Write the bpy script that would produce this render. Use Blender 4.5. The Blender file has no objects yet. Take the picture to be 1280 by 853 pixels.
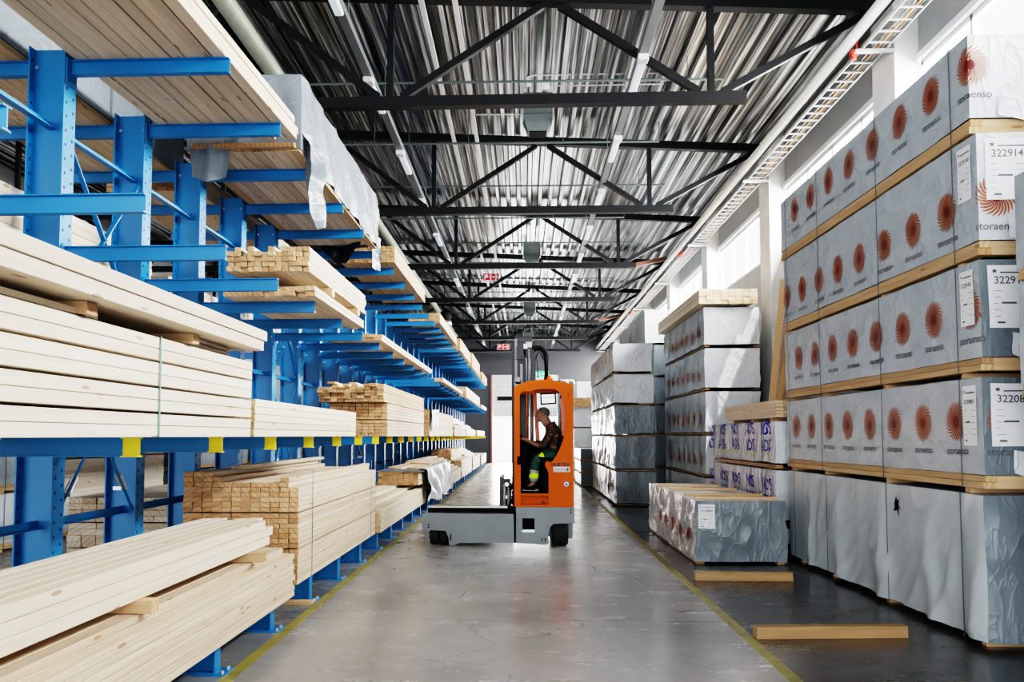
import bpy, math, random
from mathutils import Vector, Matrix, noise
PI = math.pi
scn = bpy.context.scene
COL = scn.collection
rnd = random.Random(7)

# ------------------------------------------------------------------ camera
H = 1.7
cd = bpy.data.cameras.new('camera'); cam = bpy.data.objects.new('camera', cd); COL.objects.link(cam)
cam.location = (0, 0, H)
cam.rotation_euler = (math.radians(90 + 3.5), 0, math.radians(2.5))
cd.sensor_width = 36; cd.lens = 1080 / 1280 * 36
cd.shift_x = 0.02519; cd.shift_y = 0.04097
cd.clip_end = 400
scn.camera = cam

# ------------------------------------------------------------------ materials
def nt(name):
    m = bpy.data.materials.new(name); m.use_nodes = True
    t = m.node_tree; b = t.nodes['Principled BSDF']
    return m, t, b
def N(t, kind, **kw):
    n = t.nodes.new(kind)
    for k, v in kw.items():
        if k in n.inputs: n.inputs[k].default_value = v
        else: setattr(n, k, v)
    return n
def L(t, a, b): t.links.new(a, b)
def math_(t, op, a, b=None, c=None):
    n = t.nodes.new('ShaderNodeMath'); n.operation = op
    for i, x in enumerate((a, b, c)):
        if x is None: continue
        if isinstance(x, (int, float)): n.inputs[i].default_value = x
        else: L(t, x, n.inputs[i])
    return n.outputs[0]
def ramp(t, fac, stops):
    r = t.nodes.new('ShaderNodeValToRGB')
    e = r.color_ramp.elements
    while len(e) < len(stops): e.new(0.5)
    for i, (p, c) in enumerate(stops):
        e[i].position = p; e[i].color = (*c, 1) if len(c) == 3 else c
    L(t, fac, r.inputs[0]); return r.outputs[0]
def mix(t, fac, a, b, kind='MIX'):
    n = t.nodes.new('ShaderNodeMix'); n.data_type = 'RGBA'; n.blend_type = kind
    if isinstance(fac, (int, float)): n.inputs[0].default_value = fac
    else: L(t, fac, n.inputs[0])
    for i, x in ((6, a), (7, b)):
        if isinstance(x, tuple): n.inputs[i].default_value = (*x, 1)
        else: L(t, x, n.inputs[i])
    return n.outputs[2]
def bump(t, b, h, strength=.3, dist=.01):
    n = N(t, 'ShaderNodeBump', Strength=strength, Distance=dist)
    L(t, h, n.inputs['Height']); L(t, n.outputs[0], b.inputs['Normal'])
def simple(name, col, rough=.5, metal=0., nz=.12, scale=6., emit=None, bmp=0.):
    m, t, b = nt(name)
    tc = N(t, 'ShaderNodeTexCoord'); no = N(t, 'ShaderNodeTexNoise', Scale=scale, Detail=4.)
    L(t, tc.outputs['Object'], no.inputs['Vector'])
    c = ramp(t, no.outputs[0], [(.3, tuple(x * (1 - nz) for x in col)), (.7, tuple(min(1, x * (1 + nz)) for x in col))])
    L(t, c, b.inputs['Base Color'])
    b.inputs['Roughness'].default_value = rough; b.inputs['Metallic'].default_value = metal
    if emit:
        b.inputs['Emission Color'].default_value = (*emit[:3], 1); b.inputs['Emission Strength'].default_value = emit[3]
    if bmp: bump(t, b, no.outputs[0], bmp, .01)
    return m
def wood(name, light, dark, end, axis=1, knots=.75):
    m, t, b = nt(name)
    tc = N(t, 'ShaderNodeTexCoord'); geo = N(t, 'ShaderNodeNewGeometry'); oi = N(t, 'ShaderNodeObjectInfo')
    r = math_(t, 'FRACT', math_(t, 'ADD', geo.outputs['Random Per Island'], oi.outputs['Random']))
    off = N(t, 'ShaderNodeCombineXYZ')
    for i in range(3): L(t, math_(t, 'MULTIPLY', r, (37., 61., 23.)[i]), off.inputs[i])
    va = N(t, 'ShaderNodeVectorMath', operation='ADD'); L(t, tc.outputs['Object'], va.inputs[0]); L(t, off.outputs[0], va.inputs[1])
    mp = N(t, 'ShaderNodeMapping'); sc = [26., 26., 26.]; sc[axis] = 1.1
    mp.inputs['Scale'].default_value = sc; L(t, va.outputs[0], mp.inputs[0])
    no = N(t, 'ShaderNodeTexNoise', Scale=1., Detail=5., Roughness=.6, Distortion=.4); L(t, mp.outputs[0], no.inputs['Vector'])
    col = ramp(t, no.outputs[0], [(.3, dark), (.62, light)])
    mp2 = N(t, 'ShaderNodeMapping'); sc = [11., 11., 11.]; sc[axis] = 2.6
    mp2.inputs['Scale'].default_value = sc; L(t, va.outputs[0], mp2.inputs[0])
    vo = N(t, 'ShaderNodeTexVoronoi', Scale=1., Randomness=1.); L(t, mp2.outputs[0], vo.inputs['Vector'])
    sp = N(t, 'ShaderNodeSeparateColor'); L(t, vo.outputs['Color'], sp.inputs[0])
    kn = math_(t, 'MULTIPLY', math_(t, 'LESS_THAN', vo.outputs['Distance'], .135), math_(t, 'LESS_THAN', sp.outputs[0], knots))
    col = mix(t, math_(t, 'MULTIPLY', kn, .75), col, (.27, .13, .06))
    tint = ramp(t, r, [(0., (.80, .74, .68)), (.3, (1., .98, .96)), (.55, (.90, .84, .76)), (.8, (1.04, 1.03, 1.0)), (1., (.95, .88, .80))])
    col = mix(t, 1., col, tint, 'MULTIPLY')
    # end grain
    sx = N(t, 'ShaderNodeSeparateXYZ'); L(t, tc.outputs['Normal'], sx.inputs[0])
    isend = math_(t, 'GREATER_THAN', math_(t, 'ABSOLUTE', sx.outputs[axis]), .7)
    mp3 = N(t, 'ShaderNodeMapping'); sc = [1., 1., 1.]; sc[axis] = .01
    mp3.inputs['Scale'].default_value = sc; vb = N(t, 'ShaderNodeVectorMath', operation='MULTIPLY_ADD'); L(t, off.outputs[0], vb.inputs[0]); vb.inputs[1].default_value = (.004, .004, .004); L(t, tc.outputs['Object'], vb.inputs[2]); L(t, vb.outputs[0], mp3.inputs[0])
    wv = N(t, 'ShaderNodeTexWave', wave_type='RINGS', rings_direction='Y' if axis == 1 else 'X', Scale=7., Distortion=1.5, Detail=2.)
    L(t, mp3.outputs[0], wv.inputs['Vector'])
    ec = ramp(t, wv.outputs['Fac'], [(.2, end), (.95, tuple(x * .74 for x in end))])
    et = ramp(t, r, [(0., (.62, .50, .42)), (.2, (1, .93, .85)), (.45, (.82, .66, .52)), (.7, (1.1, 1.08, 1.05)), (1., (.9, .82, .72))])
    ec = mix(t, 1., ec, et, 'MULTIPLY')
    col = mix(t, isend, col, ec)
    L(t, col, b.inputs['Base Color']); b.inputs['Roughness'].default_value = .62
    bump(t, b, no.outputs[0], .15, .003)
    return m
def film(name, base, rough=.28, strength=.5, sc=(3., 3., 3.), tint=.1, spec=.5):
    """plastic sheet with creases"""
    m, t, b = nt(name)
    tc = N(t, 'ShaderNodeTexCoord'); oi = N(t, 'ShaderNodeObjectInfo')
    off = N(t, 'ShaderNodeCombineXYZ')
    for i in range(3): L(t, math_(t, 'MULTIPLY', oi.outputs['Random'], 31. + 7 * i), off.inputs[i])
    va = N(t, 'ShaderNodeVectorMath', operation='ADD'); L(t, tc.outputs['Object'], va.inputs[0]); L(t, off.outputs[0], va.inputs[1])
    mp = N(t, 'ShaderNodeMapping'); mp.inputs['Scale'].default_value = sc; mp.inputs['Rotation'].default_value = (.5, .35, .2)
    L(t, va.outputs[0], mp.inputs[0])
    n1 = N(t, 'ShaderNodeTexNoise', Scale=1.4, Detail=2., Distortion=1.2); L(t, mp.outputs[0], n1.inputs['Vector'])
    n2 = N(t, 'ShaderNodeTexNoise', Scale=4., Detail=2., Distortion=.8); L(t, mp.outputs[0], n2.inputs['Vector'])
    r1 = math_(t, 'POWER', math_(t, 'SUBTRACT', 1., math_(t, 'ABSOLUTE', math_(t, 'MULTIPLY', math_(t, 'SUBTRACT', n1.outputs[0], .5), 5.))), 3.)
    r2 = math_(t, 'POWER', math_(t, 'SUBTRACT', 1., math_(t, 'ABSOLUTE', math_(t, 'MULTIPLY', math_(t, 'SUBTRACT', n2.outputs[0], .5), 5.))), 5.)
    h = math_(t, 'ADD', math_(t, 'MULTIPLY', r1, .8), math_(t, 'MULTIPLY', r2, .5))
    c = ramp(t, n1.outputs[0], [(.25, tuple(x * (1 - tint) for x in base)), (.75, tuple(min(1, x * (1 + tint)) for x in base))])
    L(t, c, b.inputs['Base Color']); b.inputs['Roughness'].default_value = rough
    b.inputs['Specular IOR Level'].default_value = spec
    bump(t, b, h, strength, .02)
    return m
def gloss(name, col, rough=.3):
    return simple(name, col, rough, 0, .05)

PINE = wood('pine_lumber', (.66, .565, .45), (.52, .40, .285), (.68, .45, .26))
PINEX = wood('pine_cross', (.60, .43, .27), (.46, .31, .18), (.66, .46, .27), axis=0, knots=.25)
TAN = wood('pine_packing', (.52, .37, .225), (.40, .27, .15), (.55, .38, .21), axis=1, knots=.25)
PALE = wood('pale_pine', (.72, .65, .55), (.61, .52, .41), (.72, .57, .38))
BROWN = wood('weathered_pine', (.60, .42, .26), (.45, .29, .17), (.62, .42, .24))
GREYW = wood('grey_pine', (.58, .53, .45), (.47, .41, .34), (.50, .43, .35))
DKBROWN = wood('aged_brown_timber', (.36, .23, .115), (.25, .15, .07), (.38, .25, .13))
BLUE = simple('blue_rack_steel', (.006, .165, .40), .42, 0, .08, 2.)
YELLOW = simple('yellow_paint', (.75, .62, .02), .45, 0, .1)
HOLE = simple('dark_hole', (.004, .02, .07), .8)
BOLT = simple('zinc_bolt', (.55, .56, .58), .35, .8)
DARK = simple('dark_truss_steel', (.005, .0055, .0065), .6, 0, .1, 3.); DARK.node_tree.nodes['Principled BSDF'].inputs['Specular IOR Level'].default_value = .25
GALV = simple('galvanised_steel', (.52, .54, .55), .38, .75, .15, 5.)
LIGHTM = simple('white_metal', (.68, .69, .69), .45, .1, .05)
TRACKM = simple('grey_track_metal', (.14, .15, .155), .45, .2, .05)
GREYBOX = simple('grey_painted_metal', (.09, .11, .11), .5, 0, .08)
PIPEG = simple('grey_green_pipe', (.26, .27, .22), .5, .1, .1)
PIPEW = simple('cream_pipe', (.66, .64, .58), .45, 0, .06)
CABLEO = simple('orange_cable', (.75, .30, .10), .5)
BLACK = simple('black_plastic', (.008, .008, .009), .75, 0, .1); BLACK.node_tree.nodes['Principled BSDF'].inputs['Specular IOR Level'].default_value = .15
RUBBER = simple('black_rubber', (.014, .014, .014), .75, 0, .2)
MASTM = simple('mast_steel', (.016, .018, .021), .45, .1, .1)
MASTL = simple('bare_mast_edge', (.16, .18, .20), .4, .3)
ORANGE = simple('orange_paint', (.64, .115, .0), .5, 0, .05, 2.); ORANGE.node_tree.nodes['Principled BSDF'].inputs['Specular IOR Level'].default_value = .15
FGREY = simple('grey_chassis_paint', (.19, .215, .23), .42, 0, .08, 3.)
RED = simple('red_sign', (.50, .006, .03), .5, 0, .04)
REDP = simple('red_plastic', (.72, .05, .03), .5, 0, .05)
WHITE = simple('white_paint', (.82, .82, .82), .5, 0, .03)
PAPER = simple('white_paper', (.78, .79, .81), .6, 0, .03)
INK = simple('dark_ink', (.03, .03, .045), .6)
INKB = simple('blue_ink', (.03, .05, .33), .5)
INKG = simple('grey_ink', (.10, .105, .115), .5)
LOGO_R = simple('print_dark_red', (.13, .018, .012), .35, 0, .2)
LOGO_M = simple('print_rust', (.24, .05, .02), .35, 0, .15)
LOGO_O = simple('print_orange_brown', (.30, .082, .022), .35, 0, .1)
STRAP = simple('grey_strap', (.10, .12, .13), .4, .1)
STRAPG = simple('green_strap', (.10, .25, .24), .4)
GREEN = simple('green_exit_sign', (.02, .45, .15), .5, 0, .05, emit=(.02, .6, .2, .6))
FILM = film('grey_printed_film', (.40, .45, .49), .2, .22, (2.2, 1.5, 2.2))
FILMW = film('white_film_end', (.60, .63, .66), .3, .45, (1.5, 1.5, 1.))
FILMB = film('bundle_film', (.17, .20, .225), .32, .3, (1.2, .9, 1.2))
FILMD = film('dull_or_shaded_film', (.14, .17, .19), .36, .35, (1.6, 1.6, .8))  # dull film; also paints shade onto low pack ends
FILML = film('pale_loose_film', (.42, .47, .50), .3, .14, (.8, 1.0, .35))
SILVER = film('crumpled_silver_film', (.52, .53, .56), .2, .9, (5., 5., 3.))
CLEARF = film('clear_film', (.60, .61, .66), .14, .8, (4., 4., 1.2))
BLACKF = film('black_film_inside', (.012, .012, .014), .25, .6, (4., 4., 4.))

def floor_mat():
    m, t, b = nt('concrete_floor')
    tc = N(t, 'ShaderNodeTexCoord')
    n1 = N(t, 'ShaderNodeTexNoise', Scale=.5, Detail=8., Roughness=.62); L(t, tc.outputs['Object'], n1.inputs['Vector'])
    mp = N(t, 'ShaderNodeMapping'); mp.inputs['Scale'].default_value = (1., 1.7, 1.); L(t, tc.outputs['Object'], mp.inputs[0])
    n2 = N(t, 'ShaderNodeTexNoise', Scale=1.2, Detail=6., Roughness=.7); L(t, mp.outputs[0], n2.inputs['Vector'])
    n3 = N(t, 'ShaderNodeTexNoise', Scale=24., Detail=4.); L(t, tc.outputs['Object'], n3.inputs['Vector'])
    f = math_(t, 'ADD', math_(t, 'MULTIPLY', n1.outputs[0], .68), math_(t, 'ADD', math_(t, 'MULTIPLY', n2.outputs[0], .2), math_(t, 'MULTIPLY', n3.outputs[0], .12)))
    col = ramp(t, f, [(.34, (.17, .168, .165)), (.5, (.26, .258, .255)), (.66, (.36, .358, .35))])
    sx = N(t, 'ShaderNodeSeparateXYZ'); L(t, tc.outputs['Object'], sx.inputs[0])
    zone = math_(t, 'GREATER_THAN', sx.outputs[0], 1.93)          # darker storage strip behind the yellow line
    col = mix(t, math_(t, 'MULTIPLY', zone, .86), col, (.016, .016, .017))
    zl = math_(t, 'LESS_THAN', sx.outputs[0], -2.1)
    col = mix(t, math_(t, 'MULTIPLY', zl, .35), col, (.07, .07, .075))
    # cracks: thin warped lines
    mpc = N(t, 'ShaderNodeMapping'); mpc.inputs['Scale'].default_value = (.8, .55, 1); L(t, tc.outputs['Object'], mpc.inputs[0])
    nw = N(t, 'ShaderNodeTexNoise', Scale=3., Detail=3.); L(t, mpc.outputs[0], nw.inputs['Vector'])
    wm = N(t, 'ShaderNodeMix', data_type='VECTOR'); wm.inputs[0].default_value = .16
    L(t, mpc.outputs[0], wm.inputs[4]); L(t, nw.outputs['Color'], wm.inputs[5])
    vc = N(t, 'ShaderNodeTexVoronoi', feature='DISTANCE_TO_EDGE', Scale=.9); L(t, wm.outputs[1], vc.inputs['Vector'])
    cr = math_(t, 'MULTIPLY', math_(t, 'LESS_THAN', vc.outputs['Distance'], .0035), math_(t, 'GREATER_THAN', n1.outputs[0], .52))
    jo = math_(t, 'LESS_THAN', math_(t, 'ABSOLUTE', math_(t, 'SUBTRACT', math_(t, 'MODULO', math_(t, 'ADD', sx.outputs[1], 60.9), 6.), 3.)), .008)
    col = mix(t, math_(t, 'MULTIPLY', math_(t, 'MAXIMUM', cr, jo), .55), col, (.04, .04, .04))
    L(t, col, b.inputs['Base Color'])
    ro = ramp(t, n2.outputs[0], [(.3, (.17, .17, .17)), (.7, (.32, .32, .32))])
    L(t, ro, b.inputs['Roughness']); b.inputs['Specular IOR Level'].default_value = .6
    bump(t, b, f, .03, .004)
    return m
def deck_mat():
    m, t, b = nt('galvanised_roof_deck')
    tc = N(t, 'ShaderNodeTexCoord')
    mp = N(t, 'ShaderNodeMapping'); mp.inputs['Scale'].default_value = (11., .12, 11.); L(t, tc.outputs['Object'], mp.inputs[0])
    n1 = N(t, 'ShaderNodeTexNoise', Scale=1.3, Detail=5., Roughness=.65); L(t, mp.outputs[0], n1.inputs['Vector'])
    col = ramp(t, n1.outputs[0], [(.36, (.03, .032, .035)), (.5, (.16, .165, .17)), (.60, (.85, .85, .84))])  # pale and dark streaks put the deck's reflections into its colour
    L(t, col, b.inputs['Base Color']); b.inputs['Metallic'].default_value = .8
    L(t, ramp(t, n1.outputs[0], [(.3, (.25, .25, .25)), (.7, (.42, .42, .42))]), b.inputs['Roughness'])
    return m
def panel_mat(name, col, axis, pitch, dark=.6):
    m, t, b = nt(name)
    tc = N(t, 'ShaderNodeTexCoord'); sx = N(t, 'ShaderNodeSeparateXYZ'); L(t, tc.outputs['Object'], sx.inputs[0])
    g = math_(t, 'LESS_THAN', math_(t, 'FRACT', math_(t, 'DIVIDE', sx.outputs[axis], pitch)), .025)
    no = N(t, 'ShaderNodeTexNoise', Scale=1.5, Detail=3.); L(t, tc.outputs['Object'], no.inputs['Vector'])
    c = ramp(t, no.outputs[0], [(.3, tuple(x * .92 for x in col)), (.7, tuple(min(1, x * 1.06) for x in col))])
    L(t, mix(t, math_(t, 'MULTIPLY', g, dark), c, (.05, .05, .05)), b.inputs['Base Color'])
    b.inputs['Roughness'].default_value = .5
    return m
def glass_mat():
    m, t, b = nt('window_glass')
    out = t.nodes['Material Output']
    tr = N(t, 'ShaderNodeBsdfTransparent'); gl = N(t, 'ShaderNodeBsdfGlossy', Roughness=.05); fr = N(t, 'ShaderNodeValue'); fr.outputs[0].default_value = .05
    mx = N(t, 'ShaderNodeMixShader'); L(t, fr.outputs[0], mx.inputs[0]); L(t, tr.outputs[0], mx.inputs[1]); L(t, gl.outputs[0], mx.inputs[2])
    L(t, mx.outputs[0], out.inputs[0]); return m
FLOOR = floor_mat(); DECK = deck_mat()
WALLP = panel_mat('grey_wall_panels', (.30, .31, .32), 2, 1.0)
DOORP = panel_mat('sectional_door_panels', (.55, .57, .58), 2, .62)
CONC = simple('pillar_concrete', (.62, .61, .59), .7, 0, .12, 2.5, bmp=.1)
GLASS = glass_mat()

# ------------------------------------------------------------------ mesh builder
class MB:
    def __init__(s): s.v = []; s.f = []; s.m = []
    def add(s, vs, fs, mi=0):
        o = len(s.v); s.v += [tuple(p) for p in vs]
        for f in fs: s.f.append([i + o for i in f]); s.m.append(mi)
        return s
    def box(s, x0, x1, y0, y1, z0, z1, mi=0, bev=0.):
        if bev <= 0:
            return s.add([(x0, y0, z0), (x1, y0, z0), (x1, y1, z0), (x0, y1, z0), (x0, y0, z1), (x1, y0, z1), (x1, y1, z1), (x0, y1, z1)],
                         [(0, 3, 2, 1), (4, 5, 6, 7), (0, 1, 5, 4), (1, 2, 6, 5), (2, 3, 7, 6), (3, 0, 4, 7)], mi)
        b = bev; vs = []
        for sx in (0, 1):
            for sy in (0, 1):
                for sz in (0, 1):
                    X, Y, Z = (x0, x1)[sx], (y0, y1)[sy], (z0, z1)[sz]
                    ax, ay, az = (1, -1)[sx] * b, (1, -1)[sy] * b, (1, -1)[sz] * b
                    vs += [(X, Y + ay, Z + az), (X + ax, Y, Z + az), (X + ax, Y + ay, Z)]
        I = lambda sx, sy, sz, k: (sx * 4 + sy * 2 + sz) * 3 + k
        fs = [(I(0,0,0,0), I(0,0,1,0), I(0,1,1,0), I(0,1,0,0)), (I(1,0,0,0), I(1,1,0,0), I(1,1,1,0), I(1,0,1,0)),
              (I(0,0,0,1), I(1,0,0,1), I(1,0,1,1), I(0,0,1,1)), (I(0,1,0,1), I(0,1,1,1), I(1,1,1,1), I(1,1,0,1)),
              (I(0,0,0,2), I(0,1,0,2), I(1,1,0,2), I(1,0,0,2)), (I(0,0,1,2), I(1,0,1,2), I(1,1,1,2), I(0,1,1,2))]
        for a in (0, 1):
            for c in (0, 1):
                fs += [(I(a,c,0,0), I(a,c,0,1), I(a,c,1,1), I(a,c,1,0)) if a != c else (I(a,c,0,1), I(a,c,0,0), I(a,c,1,0), I(a,c,1,1)),
                       (I(a,0,c,0), I(a,1,c,0), I(a,1,c,2), I(a,0,c,2)) if a != c else (I(a,0,c,2), I(a,1,c,2), I(a,1,c,0), I(a,0,c,0)),
                       (I(0,a,c,1), I(0,a,c,2), I(1,a,c,2), I(1,a,c,1)) if a == c else (I(0,a,c,2), I(0,a,c,1), I(1,a,c,1), I(1,a,c,2))]
                for k in (0, 1):
                    t = (I(a,c,k,0), I(a,c,k,1), I(a,c,k,2))
                    fs.append(t if (a + c + k) % 2 == 1 else t[::-1])
        return s.add(vs, fs, mi)
    def obox(s, p, ax, ay, az, mi=0):
        p, ax, ay, az = map(Vector, (p, ax, ay, az))
        vs = [p + a * ax + b * ay + c * az for c in (-.5, .5) for (a, b) in ((-.5, -.5), (.5, -.5), (.5, .5), (-.5, .5))]
        return s.add(vs, [(0, 3, 2, 1), (4, 5, 6, 7), (0, 1, 5, 4), (1, 2, 6, 5), (2, 3, 7, 6), (3, 0, 4, 7)], mi)
    def bar(s, p, q, w, h, up=(0, 0, 1), mi=0):
        p, q = Vector(p), Vector(q); d = q - p; l = d.length; d.normalize()
        u = Vector(up); sd = d.cross(u)
        if sd.length < 1e-4: sd = d.cross(Vector((1, 0, 0)))
        sd.normalize(); u = sd.cross(d)
        return s.obox((p + q) / 2, d * l, sd * w, u * h, mi)
    def tube(s, pts, r, n=8, mi=0, cap=True):
        pts = [Vector(p) for p in pts]; vs = []; fs = []
        rr = r if isinstance(r, (list, tuple)) else [r] * len(pts)
        for i, p in enumerate(pts):
            d = (pts[min(i + 1, len(pts) - 1)] - pts[max(i - 1, 0)]).normalized()
            u = d.cross(Vector((0, 0, 1)))
            if u.length < 1e-3: u = d.cross(Vector((0, 1, 0)))
            u.normalize(); w = d.cross(u)
            vs += [p + rr[i] * (math.cos(2 * PI * k / n) * u + math.sin(2 * PI * k / n) * w) for k in range(n)]
        for i in range(len(pts) - 1):
            for k in range(n):
                a, b = i * n + k, i * n + (k + 1) % n
                fs.append((a, b, b + n, a + n))
        if cap: fs += [tuple(range(n))[::-1], tuple(range((len(pts) - 1) * n, len(pts) * n))]
        return s.add(vs, fs, mi)
    def prism(s, poly, axis, d0, d1, mi=0):
        """poly in the two other axes; concave ok (ngon caps)"""
        def P(a, b, d): return {0: (d, a, b), 1: (a, d, b), 2: (a, b, d)}[axis]
        n = len(poly)
        vs = [P(a, b, d0) for a, b in poly] + [P(a, b, d1) for a, b in poly]
        fs = [tuple(range(n)), tuple(range(n, 2 * n))[::-1]] + [((i + 1) % n, i, i + n, (i + 1) % n + n) for i in range(n)]
        return s.add(vs, fs, mi)
    def lathe(s, prof, c, axis=2, n=20, mi=0):
        vs = []; fs = []
        for r, h in prof:
            for k in range(n):
                a = 2 * PI * k / n; x, y = r * math.cos(a), r * math.sin(a)
                vs.append({2: (c[0] + x, c[1] + y, c[2] + h), 0: (c[0] + h, c[1] + x, c[2] + y), 1: (c[0] + x, c[1] + h, c[2] + y)}[axis])
        for i in range(len(prof) - 1):
            for k in range(n):
                a, b = i * n + k, i * n + (k + 1) % n
                fs.append((a, b, b + n, a + n))
        fs += [tuple(range(n))[::-1], tuple(range((len(prof) - 1) * n, len(prof) * n))]
        return s.add(vs, fs, mi)
    def mesh(s, name, mats, off=(0, 0, 0), smooth=False):
        me = bpy.data.meshes.new(name)
        me.from_pydata([(x - off[0], y - off[1], z - off[2]) for x, y, z in s.v], [], s.f)
        for m in (mats if isinstance(mats, (list, tuple)) else [mats]): me.materials.append(m)
        if any(s.m): me.polygons.foreach_set('material_index', s.m)
        me.validate()
        if smooth: me.polygons.foreach_set('use_smooth', [True] * len(me.polygons))
        me.update(); return me
    def build(s, name, mats, parent=None, smooth=False, off=None):
        """vertices are world coordinates; origin goes to the thing's base"""
        if off is None:
            if parent is not None: off = wloc(parent)
            else:
                xs = [v[0] for v in s.v]; ys = [v[1] for v in s.v]; zs = [v[2] for v in s.v]
                off = ((min(xs) + max(xs)) / 2, (min(ys) + max(ys)) / 2, min(zs))
        o = bpy.data.objects.new(name, s.mesh(name, mats, off, smooth)); COL.objects.link(o)
        if parent is not None: o.parent = parent
        else: o.location = off
        return o
def wloc(o):
    p = Vector(o.location)
    while o.parent is not None: o = o.parent; p = p + Vector(o.location)
    return p
LABELS = {}
def tag(o, label=None, cat=None, group=None, kind=None):
    if label: o['label'] = label
    if cat: o['category'] = cat
    if group: o['group'] = group
    if kind: o['kind'] = kind
    return o
def thing(name, loc, label, cat, group=None):
    o = bpy.data.objects.new(name, None); COL.objects.link(o); o.location = loc
    o.empty_display_size = .1
    return tag(o, label, cat, group)
def link(name, me, parent, loc):
    o = bpy.data.objects.new(name, me); COL.objects.link(o); o.parent = parent; o.location = loc; return o

# ------------------------------------------------------------------ text as mesh
_tx = {}
def text_poly(s, size, align='CENTER'):
    k = (s, size, align)
    if k in _tx: return _tx[k]
    cu = bpy.data.curves.new('lettering', 'FONT'); cu.body = s; cu.size = size; cu.align_x = align; cu.resolution_u = 3; cu.offset = size * (.035 if s == 'HUBTEX' else .012)
    o = bpy.data.objects.new('lettering', cu); COL.objects.link(o)
    bpy.context.view_layer.update()
    me = o.evaluated_get(bpy.context.evaluated_depsgraph_get()).to_mesh()
    r = ([(v.co.x, v.co.y) for v in me.vertices], [tuple(p.vertices) for p in me.polygons])
    bpy.data.objects.remove(o); bpy.data.curves.remove(cu)
    _tx[k] = r; return r

# ------------------------------------------------------------------ lumber
_bm = {}
def board_mesh(w, h, l, mat, bev=.003):
    k = (round(w, 4), round(h, 4), round(l, 3), mat.name)
    if k not in _bm:
        _bm[k] = MB().box(-w / 2, w / 2, -l / 2, l / 2, 0, h, 0, bev).mesh('board', mat)
    return _bm[k]
def bundle(name, label, x0, x1, y0, y1, z0, bw, bh, layers, mat=None, group=None, straps=(), seed=1, jit=.015, prot=.0, heights=None,
           parts=100, cat='lumber', shift=None, gaps=(), strapmat=None, aisle=1, end='near', xj=.003):
    """a stack of boards running along Y.  heights: layers per column; gaps: layer indices with a thin open joint above"""
    mat = mat or PINE; R = random.Random(seed)
    n = max(1, round((x1 - x0) / bw)); bw = (x1 - x0) / n; l = y1 - y0
    root = None
    def zof(r): return z0 + r * bh + sum(.012 for g in gaps if r > g)
    items = []
    for c in range(n):
        hh = heights[c * len(heights) // n] if heights else layers
        for r in range(hh):
            dy = R.uniform(-jit, jit) + (R.uniform(-prot, prot) if R.random() < .35 else 0)
            sx = shift(r) if shift else 0.
            right = (n - 1 - c) if aisle > 0 else c
            vis = min(right * 1.0, (hh - 1 - r) * 1.0)
            items.append((vis, right, x0 + (c + .5) * bw + sx + R.uniform(-xj, xj), (y0 + y1) / 2 + dy, zof(r)))
    items.sort(key=lambda t: (t[0], t[1]))
    g = .0025
    if parts <= 0:
        mb = MB()
        for _, _, x, y, z in items: mb.box(x - bw / 2 + g, x + bw / 2 - g, y - l / 2, y + l / 2, z + .001, z + bh - g)
        o = mb.build(name, mat); return tag(o, label, cat, group)
    root = thing(name, ((x0 + x1) / 2, (y0 + y1) / 2, z0), label, cat, group)
    me = board_mesh(bw - 2 * g, bh - g, l, mat)
    for _, _, x, y, z in items[:parts]:
        link('board', me, root, (x - root.location.x, y - root.location.y, z - z0))
    if len(items) > parts:
        mb = MB()
        for _, _, x, y, z in items[parts:]: mb.box(x - bw / 2 + g, x + bw / 2 - g, y - l / 2, y + l / 2, z, z + bh - g)
        mb.build('board', mat, root)['kind'] = 'stuff'
    top = max(t[4] for t in items) + bh
    for sy in straps: strap_loop(root, x0 - .004, x1 + .004, z0 + .002, top + .004, sy, mat=strapmat or STRAPG)
    return root
def strap_loop(root, x0, x1, z0, z1, y, w=.016, t=.003, mat=None):
    mb = MB()
    mb.box(x0 - t, x0, y - w / 2, y + w / 2, z0, z1); mb.box(x1, x1 + t, y - w / 2, y + w / 2, z0, z1)
    mb.box(x0 - t, x1 + t, y - w / 2, y + w / 2, z1 - t, z1)
    return mb.build('strap', mat or STRAP, root)
def block(label, x0, x1, y0, y1, z0, z1, name='timber_spacer', cat='spacer block', group=None, mat=None, along=0):
    o = MB().box(x0, x1, y0, y1, z0, z1, 0, .003).build(name, mat or (PINEX if along == 0 else TAN))
    return tag(o, label, cat, group)
def plank(label, p, l, w, h, rz=0., mat=None, name='loose_board', cat='board', group=None, tilt=(0, 0)):
    o = bpy.data.objects.new(name, board_mesh(w, h, l, mat or PINE)); COL.objects.link(o)
    o.location = p; o.rotation_euler = (tilt[0], tilt[1], rz); return tag(o, label, cat, group)

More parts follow.
